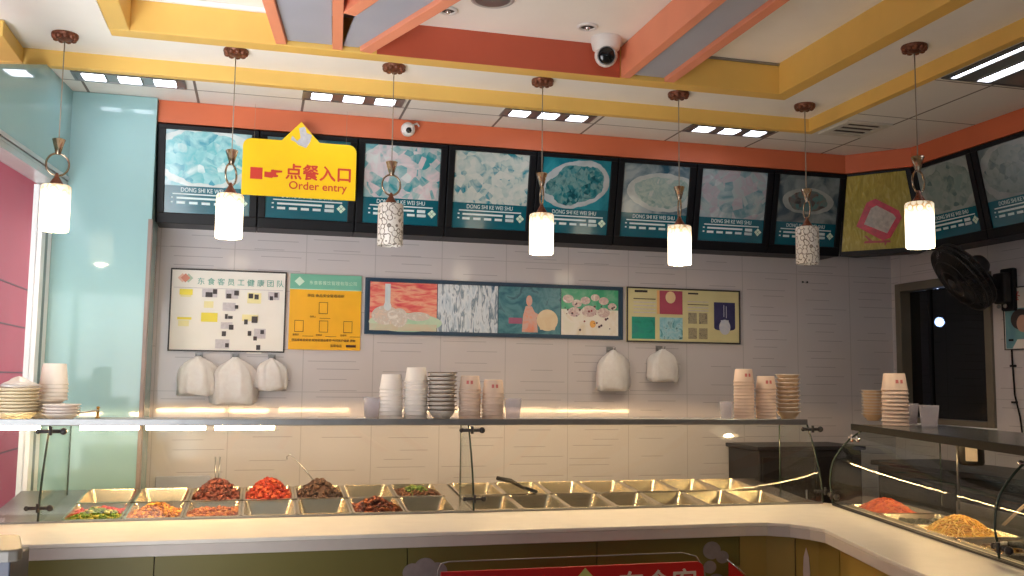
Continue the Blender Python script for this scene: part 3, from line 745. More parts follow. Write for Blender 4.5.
# 3: long blue framed picture board
P3 = Poster('picture_board', 'long dark blue framed board of four kitchen and staff pictures', 'picture board', .600, 1.868, 2.243, 2.206)
P3.board('frame_blue'); P3.frame('frame_blue', .018)
red = blotch_mat('red dish photo', 3, [(206,60,80),(224,110,100),(232,170,140),(210,70,90)], 9, .6, (1,1,4))
P3.card('food_photo', .018, .07, .265, .93, red, 1)
P3.shape('dish_rim', MB().disc((.15,.22,0), .135, .17, .0006), blotch_mat('pale green', 5, [(150,200,170),(205,215,190)], 8), 1.9)
P3.shape('tray_print', MB().box(.018,.265,.07,.19,0,.0006), blotch_mat('pale wood', 6, [(196,200,176),(206,186,160)], 10), 2.6)  # pale wood tone strip along the foot of the food print
P3.shape('bowl', MB().disc((.075,.34,0), .05, .17, .0006).disc((.125,.30,0), .032, .17, .0006).disc((.195,.33,0), .045, .08, .0006), blotch_mat('white food', 7, [(236,230,222),(200,190,180),(226,200,180)], 26), 3.4)
P3.shape('bottle', MB().box(.072,.092,.5,.9,0,.0006).disc((.082,.5,0), .014,.08,.0006), blotch_mat('bottle', 8, [(226,228,226),(190,205,214)], 12), 4.2)
crowd = blotch_mat('crowd in white', 9, [(60,96,124),(186,200,212),(216,222,228),(96,120,140),(204,210,220)], 30, .6, (1.5,1,.35))
P3.card('staff_photo', .268, .07, .497, .93, crowd, 1)
P3.card('kitchen_photo', .50, .07, .745, .93, blotch_mat('blue kitchen', 10, [(30,84,110),(60,116,130),(90,140,150),(36,70,96)], 9), 1)
P3.shape('cook_figure', MB().prism([(.592,.10),(.655,.10),(.648,.42),(.63,.58),(.606,.58),(.596,.40)], 0, .0006).disc((.62,.68,0), .012, .10, .0006).prism([(.632,.50),(.668,.40),(.668,.34),(.634,.40)], 0, .0009), blotch_mat('orange figure', 11, [(226,140,110),(206,170,160),(226,150,120)], 12), 2)
P3.shape('pan_figure', MB().disc((.692,.33,0), .042, .20, .0006).prism([(.655,.33),(.73,.33),(.722,.15),(.664,.15)], 0, .0009), blotch_mat('cream pan', 12, [(216,190,150),(226,210,180)], 8), 2.7)
P3.shape('sign_figure', MB().box(.54,.592,.25,.36,0,.0006), pm('mauve tag', (160,90,120), .5), 2)
P3.card('children_drawings', .748, .07, .98, .93, blotch_mat('cream collage', 13, [(226,222,206),(232,226,216),(220,206,180)], 6), 1)
P3.card('green_top', .748, .55, .98, .93, blotch_mat('green collage', 14, [(40,150,110),(60,160,120),(120,180,150)], 8), 2)
fl = MB()
for (u, v, r) in ((.775,.74,.022),(.81,.66,.02),(.845,.72,.02),(.885,.78,.018),(.92,.72,.02),(.955,.62,.018),(.80,.50,.025),(.86,.52,.03),(.92,.50,.025)):
    fl.disc((u,v,0), r, r*3.6, .0006)
P3.shape('paper_figures', fl, blotch_mat('paper figures', 15, [(232,228,220),(210,190,180),(190,160,160),(236,232,226)], 26), 2.9)
sp_ = MB(); random.seed(3)
for k in range(26):
    u, v = random.uniform(.76,.97), random.uniform(.15,.66); r = random.uniform(.002,.005); sp_.disc((u,v,0), r, r*5, .0006, 8)
P3.shape('drawn_marks', sp_, blotch_mat('dark marks', 16, [(90,40,50),(60,60,70),(196,60,60)], 20), 3.8)
P3.shape('logo_caption', MB().disc((.875,.28,0), .012, .07, .0006), pm('orange dab', (230,170,90), .5), 3.8)
# 4: beige board
P4 = Poster('nutrition_board', 'beige notice board with teal, mauve and blue squares, right of the long picture board', 'notice board', 2.268, 1.856, 3.072, 2.211)
P4.board('beige_board'); P4.frame('frame_black', .009)
P4.card('teal_picture', .045, .06, .245, .46, blotch_mat('teal picture', 21, [(20,120,110),(30,150,130),(40,130,130)], 12), 1)
P4.card('mauve_picture', .285, .52, .485, .95, pm('mauve print', (170,74,96), .5, var=.1), 1)
P4.shape('circle_motif', MB().disc((.38,.83,0), .044, .11, .0006), pm('cream print', (236,206,160), .5), 2)
P4.card('orange_bar', .262, .52, .283, .95, pm('orange edge', (232,180,120), .5), 1)
P4.card('leaf_picture', .285, .06, .485, .46, blotch_mat('blue leaf', 22, [(40,120,130),(130,190,205),(170,210,220),(30,100,110)], 14, 2), 1)
P4.shape('indigo_picture', MB().prism(rrect(.19,.52,.05,.765,.25,4,(1,1,0,0)), 0, .0006), blotch_mat('indigo', 23, [(40,40,84),(64,62,104)], 9), 1)
P4.shape('pot_picture', MB().disc((.86,.31,0), .05, .14, .0006).box(.825,.895,.30,.44,0,.0006), blotch_mat('pale pot', 24, [(190,196,214),(216,216,220)], 8), 2)
P4.shape('steam_lines', MB().box(.85,.856,.5,.72,0,.0006).box(.872,.878,.48,.7,0,.0006), pm('pale line', (190,190,210), .5), 2)
for (u, v) in ((.535,.40),(.63,.40),(.535,.12),(.63,.12)):
    P4.card('small_photo', u, v-.04, u+.075, v+.16, blotch_mat('small photo', 25+u*10+v*7, [(90,84,76),(170,160,130),(130,124,110)], 40), 1)
P4.card('heading', .07, .905, .18, .945, 'ink'); P4.card('heading', .535, .90, .625, .93, 'ink')
for k in range(5): P4.card('text_line', .06, .78-k*.062, .25, .795-k*.062, 'note_grey' if k else 'ink')
for k in range(4): P4.card('text_line', .53, .76-k*.055, .715, .773-k*.055, 'note_grey' if k != 1 else 'ink')

# poster on the right wall
pr = thing('portrait_poster', 'white poster with a red character and a portrait, right of the wall fan', 'poster', (XR-.001, 4.66, 1.81), -PI/2)
put('board', MB().box(0,.5,-.012,0,0,.365), 'paper_white', pr)
put('frame', MB().box(0,.5,-.016,-.0125,0,.006).box(0,.5,-.016,-.0125,.359,.365).box(0,.006,-.016,-.0125,.006,.359), 'frame_black', pr)
text('red_lettering', '冬', .06, 'sign_red', pr, (.105,-.0135,.31))
put('portrait_background', MB().box(.012,.3,-.0135,-.0125,.008,.24), blotch_mat('blue green backdrop', 31, [(90,140,160),(120,170,170)], 5), pr)
put('portrait_hair', MB().disc((.13,.175,.0138), .075, .06, .0006).xf(Matrix.Rotation(PI/2,4,'X')), 'ink', pr)
put('portrait_face', MB().disc((.145,.15,.0146), .045, .05, .0006).xf(Matrix.Rotation(PI/2,4,'X')), pm('skin print', (200,160,140), .5), pr)
put('portrait_collar', MB().prism([(.06,.008),(.22,.008),(.19,.06),(.10,.06)], .0138, .0144).xf(Matrix.Rotation(PI/2,4,'X')), 'paper_white', pr)
# two small sockets holes on the wall
sk = MB()
p = PY(802.5, 282, YW)
for dx, lab in ((0,'left of two small black plugs in the tiles below the unlit right lamp'),(.034,'right of two small black plugs in the tiles below the unlit right lamp')):
    tag(put('wall_plug', MB().tube([(0,0,0),(0,-.006,0)], .006, 10), 'black', None, (p.x+dx, YW-.0005, p.z)), lab, 'plug', 'wall plugs')

# ------------------------------------------------------------------ hanging plastic bags
def bag(px, top, bot, wpx, label, seed, folded=False):
    a = PY(px, top, 5.6); b = PY(px, bot, 5.6); h = a.z-b.z; wd = wpx/950*5.45
    t = thing('plastic_bag', label, 'plastic bag', (a.x, YW-.062, b.z), 0, 'white bags on wall hooks')
    rnd = random.Random(seed); nseg = 40; prof = [(0,.84),(.025,.96),(.15,1.0),(.4,.97),(.6,.93),(.72,.84),(.82,.66),(.9,.42),(.95,.24),(.98,.15),(1.0,.13)]
    ph = [rnd.uniform(0,6.28) for _ in range(4)]
    vs = []; 
    for q, wv in prof:
        for j in range(nseg):
            th = 2*PI*j/nseg
            fold = 1+.09*math.sin(5*th+ph[0]+q*2)*min(1, q*1.5+.2)+.08*math.sin(9*th+ph[1]+q*4)+.06*math.sin(17*th+ph[2]-q*3)
            ex = .75
            cx_, sy_ = math.cos(th), math.sin(th)
            x = math.copysign(abs(cx_)**ex, cx_)*wd/2*wv*fold; y = math.copysign(abs(sy_)**ex, sy_)*.045*(.35+.65*wv)*fold
            vs.append((x, y, q*h+.008*math.sin(3*th+ph[3])*(1-q)))
    k = len(prof)
    m = MB().add(vs, [(i*nseg+j, i*nseg+(j+1)%nseg, (i+1)*nseg+(j+1)%nseg, (i+1)*nseg+j) for i in range(k-1) for j in range(nseg)]+[tuple(reversed(range(nseg)))], 0, True)
    put('bag_body', m, 'bag', t)
    hk = MB().tube([(-.012,.055,h+.004),(-.012,.0,h+.0),(-.012,-.012,h+.016)], .004, 6).tube([(.012,.055,h+.004),(.012,.0,h),(.012,-.012,h+.016)], .004, 6).box(-.022,.022,.053,.06,h-.012,h+.022)
    put('wall_hook', hk, 'steel_dk', t)
    return t
bag(198,356,395,36,'white plastic bag hooked under the left end of the staff board',1)
bag(235,357,404,42,'largest and lowest white plastic bag, middle one under the staff board',2)
bag(272,358,390,30,'small white plastic bag hooked under the right end of the staff board',3)
bag(615,350,390,36,'white plastic bag hooked below the right end of the long picture board',4)
bag(665,349,381,34,'flat white plastic bag hooked below the beige notice board',5)

# ------------------------------------------------------------------ wall fan
n_img = Vector((-.80, .58, -.03)).normalized()          # camera axes
nw = (RW @ n_img).normalized()
fc = PX(963, 277, 3.93)
fan = thing('wall_fan', 'black wall mounted fan beside the kitchen window', 'fan', tuple(fc))
q = nw.to_track_quat('Z','Y').to_matrix().to_4x4()
rr = .215
g = MB()
for r, z in ((rr,0),(rr*.985,.03),(rr*.985,-.03),(rr*.7,.06),(rr*.4,.072),(rr*.7,-.05)):
    g.tube([(r*math.cos(2*PI*k/36), r*math.sin(2*PI*k/36), z) for k in range(36)], .003 if r < rr*.98 else .0055, 6, closed=True)
for k in range(84):
    a = 2*PI*k/84; c, s_ = math.cos(a), math.sin(a)
    g.tube([(rr*f*c, rr*f*s_, z) for f, z in ((.18,.074),(.4,.072),(.7,.06),(.985,.03),(1,0),(.985,-.03),(.7,-.05),(.3,-.055))], .0022, 4)
gd = put('guard', g.xf(q), 'black_matte', fan)
for k in range(3):
    b = MB(); vs = []
    for i in range(7):
        f = i/6; r = .03+f*.155; wd = .45+.75*math.sin(PI*min(1,f*.75+.15))
        for j in range(5):
            a = 2*PI*k/3+(j/4-.5)*wd*1.5; vs.append((r*math.cos(a), r*math.sin(a), .02*(j/4-.5)*2+.004)) 
    fs = [(i*5+j,i*5+j+1,(i+1)*5+j+1,(i+1)*5+j) for i in range(6) for j in range(4)]
    b.add(vs, fs, 0, True); b.add([(x,y,z-.003) for x,y,z in vs], [tuple(reversed(f)) for f in fs], 0, True)
    put('blade', b.xf(q), 'black_matte', fan)
put('hub', MB().lathe([(.001,.03),(.02,.028),(.03,.015),(.03,-.02)], n=18).xf(q), 'black', fan)
put('badge', MB().lathe([(.001,.078),(.035,.077),(.04,.072),(.04,.068)], n=20).xf(q), 'dark_steel', gd)
put('motor', MB().lathe([(.045,-.05),(.06,-.065),(.062,-.13),(.045,-.155),(.001,-.16)], n=20).xf(q), 'black_matte', fan)
mo = nw*-.12
wb = Vector((XR-.03, fc.y-.02, fc.z-.06))-fc
put('arm', MB().tube([tuple(mo), tuple(mo+Vector((.03,.0,-.05))), tuple(wb+Vector((-.05,0,.0))), tuple(wb)], [.022,.02,.02,.024], 10), 'black', fan)
put('wall_bracket', MB().box(wb.x-.01,wb.x+.028,wb.y-.05,wb.y+.05,wb.z-.13,wb.z+.12), 'black', fan, bevel=.01)
put('control_box', MB().box(wb.x-.07,wb.x-.0105,wb.y-.045,wb.y+.045,wb.z-.09,wb.z+.09), 'black_matte', fan, bevel=.012)
for k in range(2): put('pull_knob', MB().ball((wb.x-.05,wb.y-.03+.05*k,wb.z-.105), .012), 'steel_dk', fan)
cb = [(wb.x+.02,wb.y+.01,wb.z-.13),(wb.x+.022,wb.y+.012,wb.z-.4),(wb.x+.02,wb.y-.0,wb.z-.62),(wb.x+.022,wb.y-.03,wb.z-.74),(wb.x+.022,wb.y-.045,wb.z-.86)]
put('power_cord', MB().tube(cb, .005, 6), 'black', fan)
for z in (-.3,-.45,-.66): put('cord_clip', MB().box(wb.x+.012,wb.x+.029,wb.y-.012,wb.y+.022,wb.z+z-.006,wb.z+z+.006), 'black', fan)

# ------------------------------------------------------------------ counter and ledge
def arc(cx_, cy_, r, a0, a1, n=8): return [(cx_+r*math.cos(a0+(a1-a0)*i/n), cy_+r*math.sin(a0+(a1-a0)*i/n)) for i in range(n+1)]
RO = Vector((2.795, 4.262)); RZ = R_(-101.9); du = Vector((math.cos(RZ), math.sin(RZ))); dvv = Vector((-math.sin(RZ), math.cos(RZ)))
def RL(u, v): return tuple(RO+du*u+dvv*v)
ed = [(-1.14,3.785),(1.90,3.785)]
ed += [(2.06,3.79),(2.16,3.775),(2.235,3.72),(2.28,3.64),(2.30,3.56)]
ed += [RL(1.45,-.37), RL(3.9,-.40)]
inn = [RL(3.9,.06), RL(.0,.06), (2.80,4.36), (-1.14,4.36)]
wt = thing('worktop', 'long white stone ledge of the serving counter with a curved inside corner', 'worktop', (0,0,0))
put('slab', MB().prism(ed+inn, .985, 1.0), 'stone', wt, bevel=.003)
def off(pts, d):
    r = []
    for i, p in enumerate(pts):
        a = Vector(pts[max(0,i-1)]); b = Vector(pts[min(len(pts)-1,i+1)]); t_ = (b-a).normalized(); nn_ = Vector((-t_.y, t_.x)); r.append(tuple(Vector(p)+nn_*d))
    return r
put('edge_fascia', MB().prism(off(ed,.002)+list(reversed(off(ed,.04))), .942, .985), 'stone_edge', wt, bevel=.003)
body = thing('serving_counter', 'olive yellow counter front below the white ledge', 'counter', (0,0,0))
bp = off(ed, .06)
def front(i0, pts, mat): put('front_panel', MB().prism(pts+list(reversed(off(pts,.03))), .0, .942), mat, body)
cuts = [-1.14,-.35,.60,1.40]
for a, b in zip(cuts[:-1], cuts[1:]): front(0, [(a+.002,3.845),(b-.002,3.845)], 'olive')
front(0, [(1.402,3.845),bp[1],bp[2]], 'olive')
front(0, [(bp[2][0]+.003,bp[2][1]),bp[3],bp[4]], 'olive2')
front(0, [(bp[4][0]+.002,bp[4][1]-.004),bp[5],bp[6]], 'olive2')
front(0, [(bp[6][0]-.0,bp[6][1]-.005),bp[7]], 'olive2')
front(0, [(bp[7][0],bp[7][1]-.005),bp[8]], 'olive2')
def flat_decal(name, mb, mat, label, cat, loc, rz=0): 
    o = put(name, mb, mat, None, loc, (PI/2,0,rz)); tag(o, label, cat, None); return o
bl = MB()
for (x,y,r) in ((-.05,.0,.04),(0,.015,.045),(.05,.0,.04),(-.02,-.05,.03),(.03,-.06,.03)): bl.disc((x,y,0), r, r*.9, .002)
p = PY(425,572,3.845); flat_decal('cloud_sticker', bl, 'decal', 'grey cloud sticker on the counter front left of the red placard', 'sticker', (p.x,3.8445,p.z))
bl = MB()
for (x,y,r) in ((-.02,.05,.042),(.03,.02,.03),(-.03,-.02,.03),(.0,-.09,.045)): bl.disc((x,y,0), r, r*.9, .002)
p = PY(716,562,3.845); flat_decal('cloud_sticker', bl, 'decal', 'grey cloud sticker on the counter front right of the red placard', 'sticker', (p.x,3.8445,p.z))
# leaf shaped sticker on the curved front
a_, b_ = Vector(bp[4]), Vector(bp[5]); mp_ = (a_+b_)/2; rzz = math.atan2((b_-a_).y, (b_-a_).x)
lf = MB().prism([(0,.10),(.012,.06),(.016,.0),(.012,-.08),(0,-.14),(-.012,-.08),(-.016,0),(-.012,.06)], 0, .002)
o = put('leaf_sticker', lf, 'pale_ink', None, (mp_.x-.003, mp_.y-.003, .80), (PI/2,0,rzz)); tag(o, 'pale leaf shaped sticker on the curved yellow counter front', 'sticker')

# red placard in a wire stand before the counter
YP = 3.55
a = PY(441,572,YP); b = PY(703,561,YP); zt = a.z; wd = b.x-a.x
pc = thing('red_placard', 'red placard with a yellow diamond on a wire stand before the counter', 'sign', (a.x, YP, 0))
put('board', MB().prism(rrect(wd, zt-.12, .03, 0, .12, 6, (1,1,1,0)), -.006, .006).xf(Matrix.Rotation(PI/2,4,'X')), 'red_sign', pc)
put('diamond', MB().prism([(wd*.53-.075,zt-.085),(wd*.53,zt-.005-.15),(wd*.53+.075,zt-.085),(wd*.53,zt-.005)], .0065, .0075).xf(Matrix.Rotation(PI/2,4,'X')), 'lime', pc)
put('diamond_core', MB().prism([(wd*.53-.032,zt-.08),(wd*.53,zt-.112),(wd*.53+.032,zt-.08),(wd*.53,zt-.048)], .0076, .0084).xf(Matrix.Rotation(PI/2,4,'X')), 'red_sign', pc)
text('lettering', '东食客', .115, 'pale_ink', pc, (wd*.815,-.0078,zt-.088), sx=.98, fat=.0015)
fp = [(-.012,0,.02),(-.012,0,zt+.005),(.0,0,zt+.03),(.03,0,zt+.036),(wd-.09,0,zt+.036),(wd-.03,0,zt+.02),(wd+.005,0,zt-.03),(wd+.012,0,zt-.1),(wd+.012,0,.02)]
put('wire_frame', MB().tube(fp, .0028, 6), 'steel_dk', pc)
put('foot', MB().tube([(-.012,-.18,.012),(-.012,.18,.012)], .012, 8), 'chrome', pc)
put('foot', MB().tube([(wd+.012,-.18,.012),(wd+.012,.18,.012)], .012, 8), 'chrome', pc)
a = PY(729,562,3.62)
rp = thing('red_placard', 'second red placard leaning in front of the counter, at the right of the first', 'sign', (a.x, 3.62, 0))
put('board', MB().prism([(0,a.z),(.30,a.z-.26),(.30,.1),(.0,.1)], -.005, .005).xf(Matrix.Rotation(PI/2,4,'X')), 'red_sign', rp)
put('post', MB().tube([(.02,.012,0),(.02,.012,a.z-.06)], .008, 8), 'chrome', rp)
put('base', MB().lathe([(.001,.0),(.13,.0),(.13,.012),(.02,.025)], (.15,0.0,0), 24), 'steel_dk', rp)
put('rim', MB().tube([(-.01,0,a.z+.01),(.05,0,a.z-.035),(.30,0,a.z-.245)], .004, 6), 'chrome', rp)

# grey table at the lower left
tz = 1.10
gt = thing('cashier_desk', 'grey topped desk corner at the lower left of the photo', 'desk', (0,0,0))
a = PZ(22,534,tz); b = PZ(20,550,tz)
put('top', MB().prism([(-1.21,b.y),(b.x-.03,b.y),(b.x-.008,b.y+.01),(b.x,b.y+.035),(a.x,a.y-.02),(a.x-.02,a.y),(-1.21,a.y)], tz-.035, tz), 'grey_top', gt, bevel=.006)
put('body', MB().box(-1.19, b.x-.03, b.y+.03, a.y-.03, 0, tz-.035), 'dark_base', gt, bevel=.004)

# ------------------------------------------------------------------ display case: shelf, glass, tubes
def sheet(mb, prof, x0, x1, th=.005, m=0):
    """curved pane: smooth front and back skins, separate flat edges"""
    k = len(prof)
    for d in (0, th):
        vs = [(x, v+d, z) for x in (x0, x1) for v, z in prof]
        fs = [(i, i+1, k+i+1, k+i) if d == 0 else (i, k+i, k+i+1, i+1) for i in range(k-1)]
        mb.add(vs, fs, m, True)
    for x, flip in ((x0, 0), (x1, 1)):
        vs = [(x, v, z) for v, z in prof]+[(x, v+th, z) for v, z in prof]
        fs = [(i, k+i, k+i+1, i+1) for i in range(k-1)]
        mb.add(vs, [tuple(reversed(f)) for f in fs] if flip else fs, m)
    for i, flip in ((0, 0), (k-1, 1)):
        v, z = prof[i]; f = (0, 1, 2, 3)
        mb.add([(x0, v, z), (x1, v, z), (x1, v+th, z), (x0, v+th, z)], [tuple(reversed(f)) if flip else f], m)
def smooth_prof(pts, n=5):
    out = []
    for i in range(len(pts)-1):
        p0 = Vector(pts[max(0,i-1)]); p1 = Vector(pts[i]); p2 = Vector(pts[i+1]); p3 = Vector(pts[min(len(pts)-1,i+2)])
        for j in range(n):
            t = j/n; out.append(tuple(.5*((2*p1)+(p2-p0)*t+(2*p0-5*p1+4*p2-p3)*t*t+(3*p1-p0-3*p2+p3)*t**3)))
    return out+[tuple(pts[-1])]
def clamp(mb, x, v, z, s=1.0):
    mb.tube([(x-.055*s,v,z),(x+.055*s,v,z)], .009*s, 8); mb.ball((x-.055*s,v,z), .013*s, 8); mb.ball((x+.055*s,v-.004,z), .017*s, 10)
    mb.tube([(x,v-.012,z-.016),(x,v-.012,z+.02)], .008*s, 8)
YG = 4.312; ZSH = 1.390
case = thing('display_case', 'long curved glass food case along the back counter', 'display case', (0, YG, 0))
prof = [(.133*(1-i/12)**1.7, ZSH+(1.003-ZSH)*i/12) for i in range(13)]
for x0, x1 in ((-1.07,-.850),(-.844,.969),(.975,2.776)):
    m = MB(); sheet(m, prof, x0, x1); put('front_pane', m, 'glass', case)
def side_glass(parent, x, vb, prof=prof, zs=ZSH):
    poly = [(v+.006, z) for v, z in prof]+[(vb,1.003),(vb,zs)]
    m = MB().prism(poly, x-.003, x+.003, 0)
    sp_ = put('side_pane', m, 'glass', parent)
    e = MB().tube([(x, v-.002, z) for v, z in prof], .0045, 6); put('front_edge', e, 'glass_edge', sp_)
    e = MB().tube([(x, vb+.004, 1.003),(x, vb+.004, zs)], .004, 6); put('rear_edge', e, 'glass_edge', sp_)
for x, vb in ((-.847,.60),(.972,.30),(2.779,.40)):
    side_glass(case, x, vb)
    m = MB(); clamp(m, x+.01, .105, ZSH-.024, .9); put('glass_clamp', m, 'dark_steel', case)
    m = MB(); clamp(m, x+.0, -.012, 1.062, .8); put('glass_clamp', m, 'dark_steel', case)
put('base_rail', MB().box(-1.07,2.776,-.006,-.0005,1.0005,1.008).box(-1.07,2.776,.0055,.011,1.0005,1.008), 'steel_dk', case)
put('shelf_top', MB().box(-1.07,2.78,.137,.46,ZSH+.002,ZSH+.022), 'shelf_glass', case)
put('shelf_edge', MB().box(-1.07,2.78,.124,.1365,ZSH-.002,ZSH+.028), 'steel_dk', case, bevel=.003)
for x0, x1 in ((-1.06,-.90),(-.74,-.50),(-.47,-.22),(-.18,.08),(.14,.62),(1.0,1.5),(1.56,2.1),(2.15,2.7)):
    v, zz, r_t = (.20, ZSH-.015, .009) if x0 < .1 else (.33, ZSH-.006, .0055)
    put('lamp_tube', MB().tube([(x0,v,zz),(x1,v,zz)], r_t, 10), 'case_tube', case)
# steel well with two stepped rows of openings
RY0, RY1, RY2 = 4.365, 4.695, 5.03
def pz(y): return 1.0+(y-4.36)*.085
well = thing('steam_well', 'stainless well holding the food trays of the back counter', 'counter', (0,0,0))
m = MB().box(-1.07,2.80,4.362,5.05,.86,.90)
m.prism([(4.362,.90),(4.362,.998),(4.368,.998),(4.368,.90)], -1.07, 2.80, 0)
m.prism([(5.036,.90),(5.036,1.05),(5.05,1.05),(5.05,.90)], -1.07, 2.80, 0)
m.box(2.78,2.80,4.368,5.036,.90,1.0)
put('well_body', m, 'steel_dk', well)
pl_ = lambda x0, x1: MB().prism([(4.370,pz(4.370)-.004),(5.032,pz(5.032)-.004),(5.032,pz(5.032)-.010),(4.370,pz(4.370)-.010)], x0, x1, 0)
put('cover_plate', pl_(.917,.983), 'steel', well); put('cover_plate', pl_(-1.068,-.778), 'steel_dk', well); put('cover_plate', pl_(2.656,2.778), 'steel', well)
put('cabinet', MB().box(-1.07,2.80,4.40,5.03,0,.859), 'dark_steel', well)
put('plumbing_panel', MB().box(-1.07,2.8,3.95,4.36,0.0,.9), 'dark_steel', well)

def tray_mesh(w, d, dep, name='food_tray'):
    m = MB(); r = .012
    def ring(hw, hd, z, rad, n=4):
        return [(x,y,z) for x,y in rrect(2*hw, 2*hd, rad, -hw, -hd, n)]
    rings = [ring(w/2, d/2, -.006, .02), ring(w/2, d/2, .0, .02), ring(w/2-.010, d/2-.010, .001, .02), ring(w/2-.012, d/2-.012, -.004, .02), ring(w/2-.030, d/2-.030, -dep, .02), ring(w/2-.027, d/2-.027, -dep-.002, .02), ring(w/2-.0095, d/2-.0095, -.006, .02)]
    k = len(rings[0]); vs = [p for rg in rings for p in rg]; fs = []
    for i in range(len(rings)-1):
        for j in range(k): fs.append((i*k+j, i*k+(j+1)%k, (i+1)*k+(j+1)%k, (i+1)*k+j))
    fs.append(tuple(4*k+j for j in range(k))); fs.append(tuple(5*k+j for j in reversed(range(k))))
    fs.append  # (rim underside closes on ring 0)
    for j in range(k): fs.append((6*k+j, 6*k+(j+1)%k, (j+1)%k, j))
    return m.add(vs, fs)
tilt = math.atan(.085)
tray_me = tray_mesh(.238, .322, .06).mesh('food_tray', 'steel')
tray0 = None
XT1 = [-.655+.2415*k for k in range(7)]; XT2 = [-.655+.2415*k for k in range(7)]
XR1 = [1.105+.238*k for k in range(7)]
names1 = ['steel tray of green and red vegetables at the left end of the front row','steel tray of golden diced food, second in the front row','steel tray of pink orange food in front of the red brown heap',
  'empty steel tray in front of the orange red heap','empty steel tray in front of the dark brown heap with the hook ladle','steel tray with the low dark red heap','empty steel tray in front of the green and brown dish']
names2 = ['empty steel tray behind the green and red vegetables','empty shiny steel tray behind the golden diced food','back row steel tray with the red brown heap','back row steel tray with the orange red heap',
  'back row steel tray with the dark brown heap','empty shiny steel tray behind the low dark red heap','back row steel tray of green and brown food by the middle glass divider']
def tray(x, y, label):
    o = D.objects.new('food_tray', tray_me); COL.objects.link(o); o.location = (x, y, pz(y)); o.rotation_euler = (tilt,0,0)
    return tag(o, label, 'food tray', 'steel food trays')
ym1, ym2 = (RY0+RY1)/2+.002, (RY1+RY2)/2+.002
for k in range(7):
    tray(XT1[k], ym1, names1[k]); tray(XT2[k], ym2, names2[k])
ordw = ['first','second','third','fourth','fifth','sixth','last']
for k in range(7):
    tray(XR1[k], ym1, 'empty steel tray, %s right of the middle divider in the front row' % ordw[k])
    tray(XR1[k]+.005, ym2, 'empty steel tray, %s right of the middle divider in the back row' % ordw[k])

# food heaps: uncountable bits, one object each
def chunk(m, c, r, rnd, mi):
    a = Matrix.Rotation(rnd.uniform(0,6.3),3,'Z') @ Matrix.Rotation(rnd.uniform(-.8,.8),3,'X')
    s = (rnd.uniform(.7,1.3), rnd.uniform(.5,.9), rnd.uniform(.4,.8))
    vs = []; 
    for i, z in enumerate((-1,-.45,.45,1)):
        rr_ = .35 if abs(z) == 1 else 1.0
        for j in range(6):
            th = PI*j/3+.3*i; p = Vector((rr_*math.cos(th)*s[0], rr_*math.sin(th)*s[1], z*s[2]))*r*rnd.uniform(.85,1.15)
            vs.append(tuple(a @ p + Vector(c)))
    fs = [(i*6+j,i*6+(j+1)%6,(i+1)*6+(j+1)%6,(i+1)*6+j) for i in range(3) for j in range(6)]+[tuple(reversed(range(6))), tuple(range(18,24))]
    m.add(vs, fs, mi, True)
def heap(name, x, y, h, cols, label, cat, seed, n=260, r=.011, base=-.026, hw=.098, hd=.138, pw=1.7, zf=None, rough=.6, top=None):
    rnd = random.Random(seed); m = MB()
    mats = [pm('%s tone' % name, c, rough, var=.2, scale=50) for c in cols]
    # solid core dome
    N_ = 14; vs = []
    def hz(u, v):
        d = min(1, (abs(u)**2.2+abs(v)**2.2)**(1/2.2)); return base+(h-base)*max(0, 1-d**pw)
    g_ = [-1+2*i/N_ for i in range(N_+1)]
    for u in g_:
        for v in g_: vs.append((u*hw, v*hd, hz(u,v)-.008))
    m.add(vs, [(i*(N_+1)+j,(i+1)*(N_+1)+j,(i+1)*(N_+1)+j+1,i*(N_+1)+j+1) for i in range(N_) for j in range(N_)], 0, True)
    for k in range(n):
        u, v = rnd.uniform(-1,1), rnd.uniform(-1,1)
        mi = (top(u,v,rnd) if top else rnd.randrange(len(cols)))
        chunk(m, (u*hw, v*hd, hz(u,v)+rnd.uniform(-.004,.006)), r*rnd.uniform(.7,1.25), rnd, mi)
    z = pz(y) if zf is None else zf
    o = put(name, m, mats, None, (x,y,z), (tilt,0,0)); tag(o, label, cat, None, 'stuff'); return o
heap('vegetable_dish', XT1[0], ym1, .008, [(92,124,24),(166,164,64),(176,44,24)], 'green and red sliced vegetables in the left front tray', 'food', 1, 260, .011,
     top=lambda u,v,r: (2 if (v > .1 and r.random() < .75) else r.choice((0,0,1))))
heap('diced_dish', XT1[1], ym1, .022, [(190,118,6),(218,158,34),(150,88,6)], 'golden diced food filling the second front tray', 'food', 2, 340, .009)
heap('pink_dish', XT1[2], ym1, -.012, [(164,92,30),(178,116,52),(140,68,26)], 'pink orange food lying low in the third front tray', 'food', 3, 240, .009)
heap('red_brown_heap', XT2[2], ym2, .062, [(110,52,44),(84,40,36),(140,76,62)], 'tall red brown meat heap with tongs in it', 'food', 4, 320, .013, hw=.103, pw=2.0)
heap('orange_red_heap', XT2[3], ym2, .062, [(170,52,26),(190,84,46),(140,34,20)], 'tall orange red heap in the back row', 'food', 5, 320, .012, hw=.103, pw=2.0)
heap('brown_heap', XT2[4], ym2, .055, [(76,50,40),(56,36,30),(100,70,56)], 'tall dark brown heap with the hook ladle', 'food', 6, 320, .012, hw=.103, pw=1.8)
heap('dark_red_heap', XT1[5], ym1, .03, [(110,44,32),(140,66,40),(76,32,28),(176,96,50)], 'low dark red heap in the front row', 'food', 7, 300, .011, pw=1.5)
heap('green_brown_dish', XT2[6], ym2, .012, [(96,120,50),(110,70,50),(150,150,80)], 'green and brown dish beside the middle glass divider', 'food', 8, 280, .011,
     top=lambda u,v,r: (r.choice((0,0,2)) if abs(u) < .55 and v > -.3 else 1))
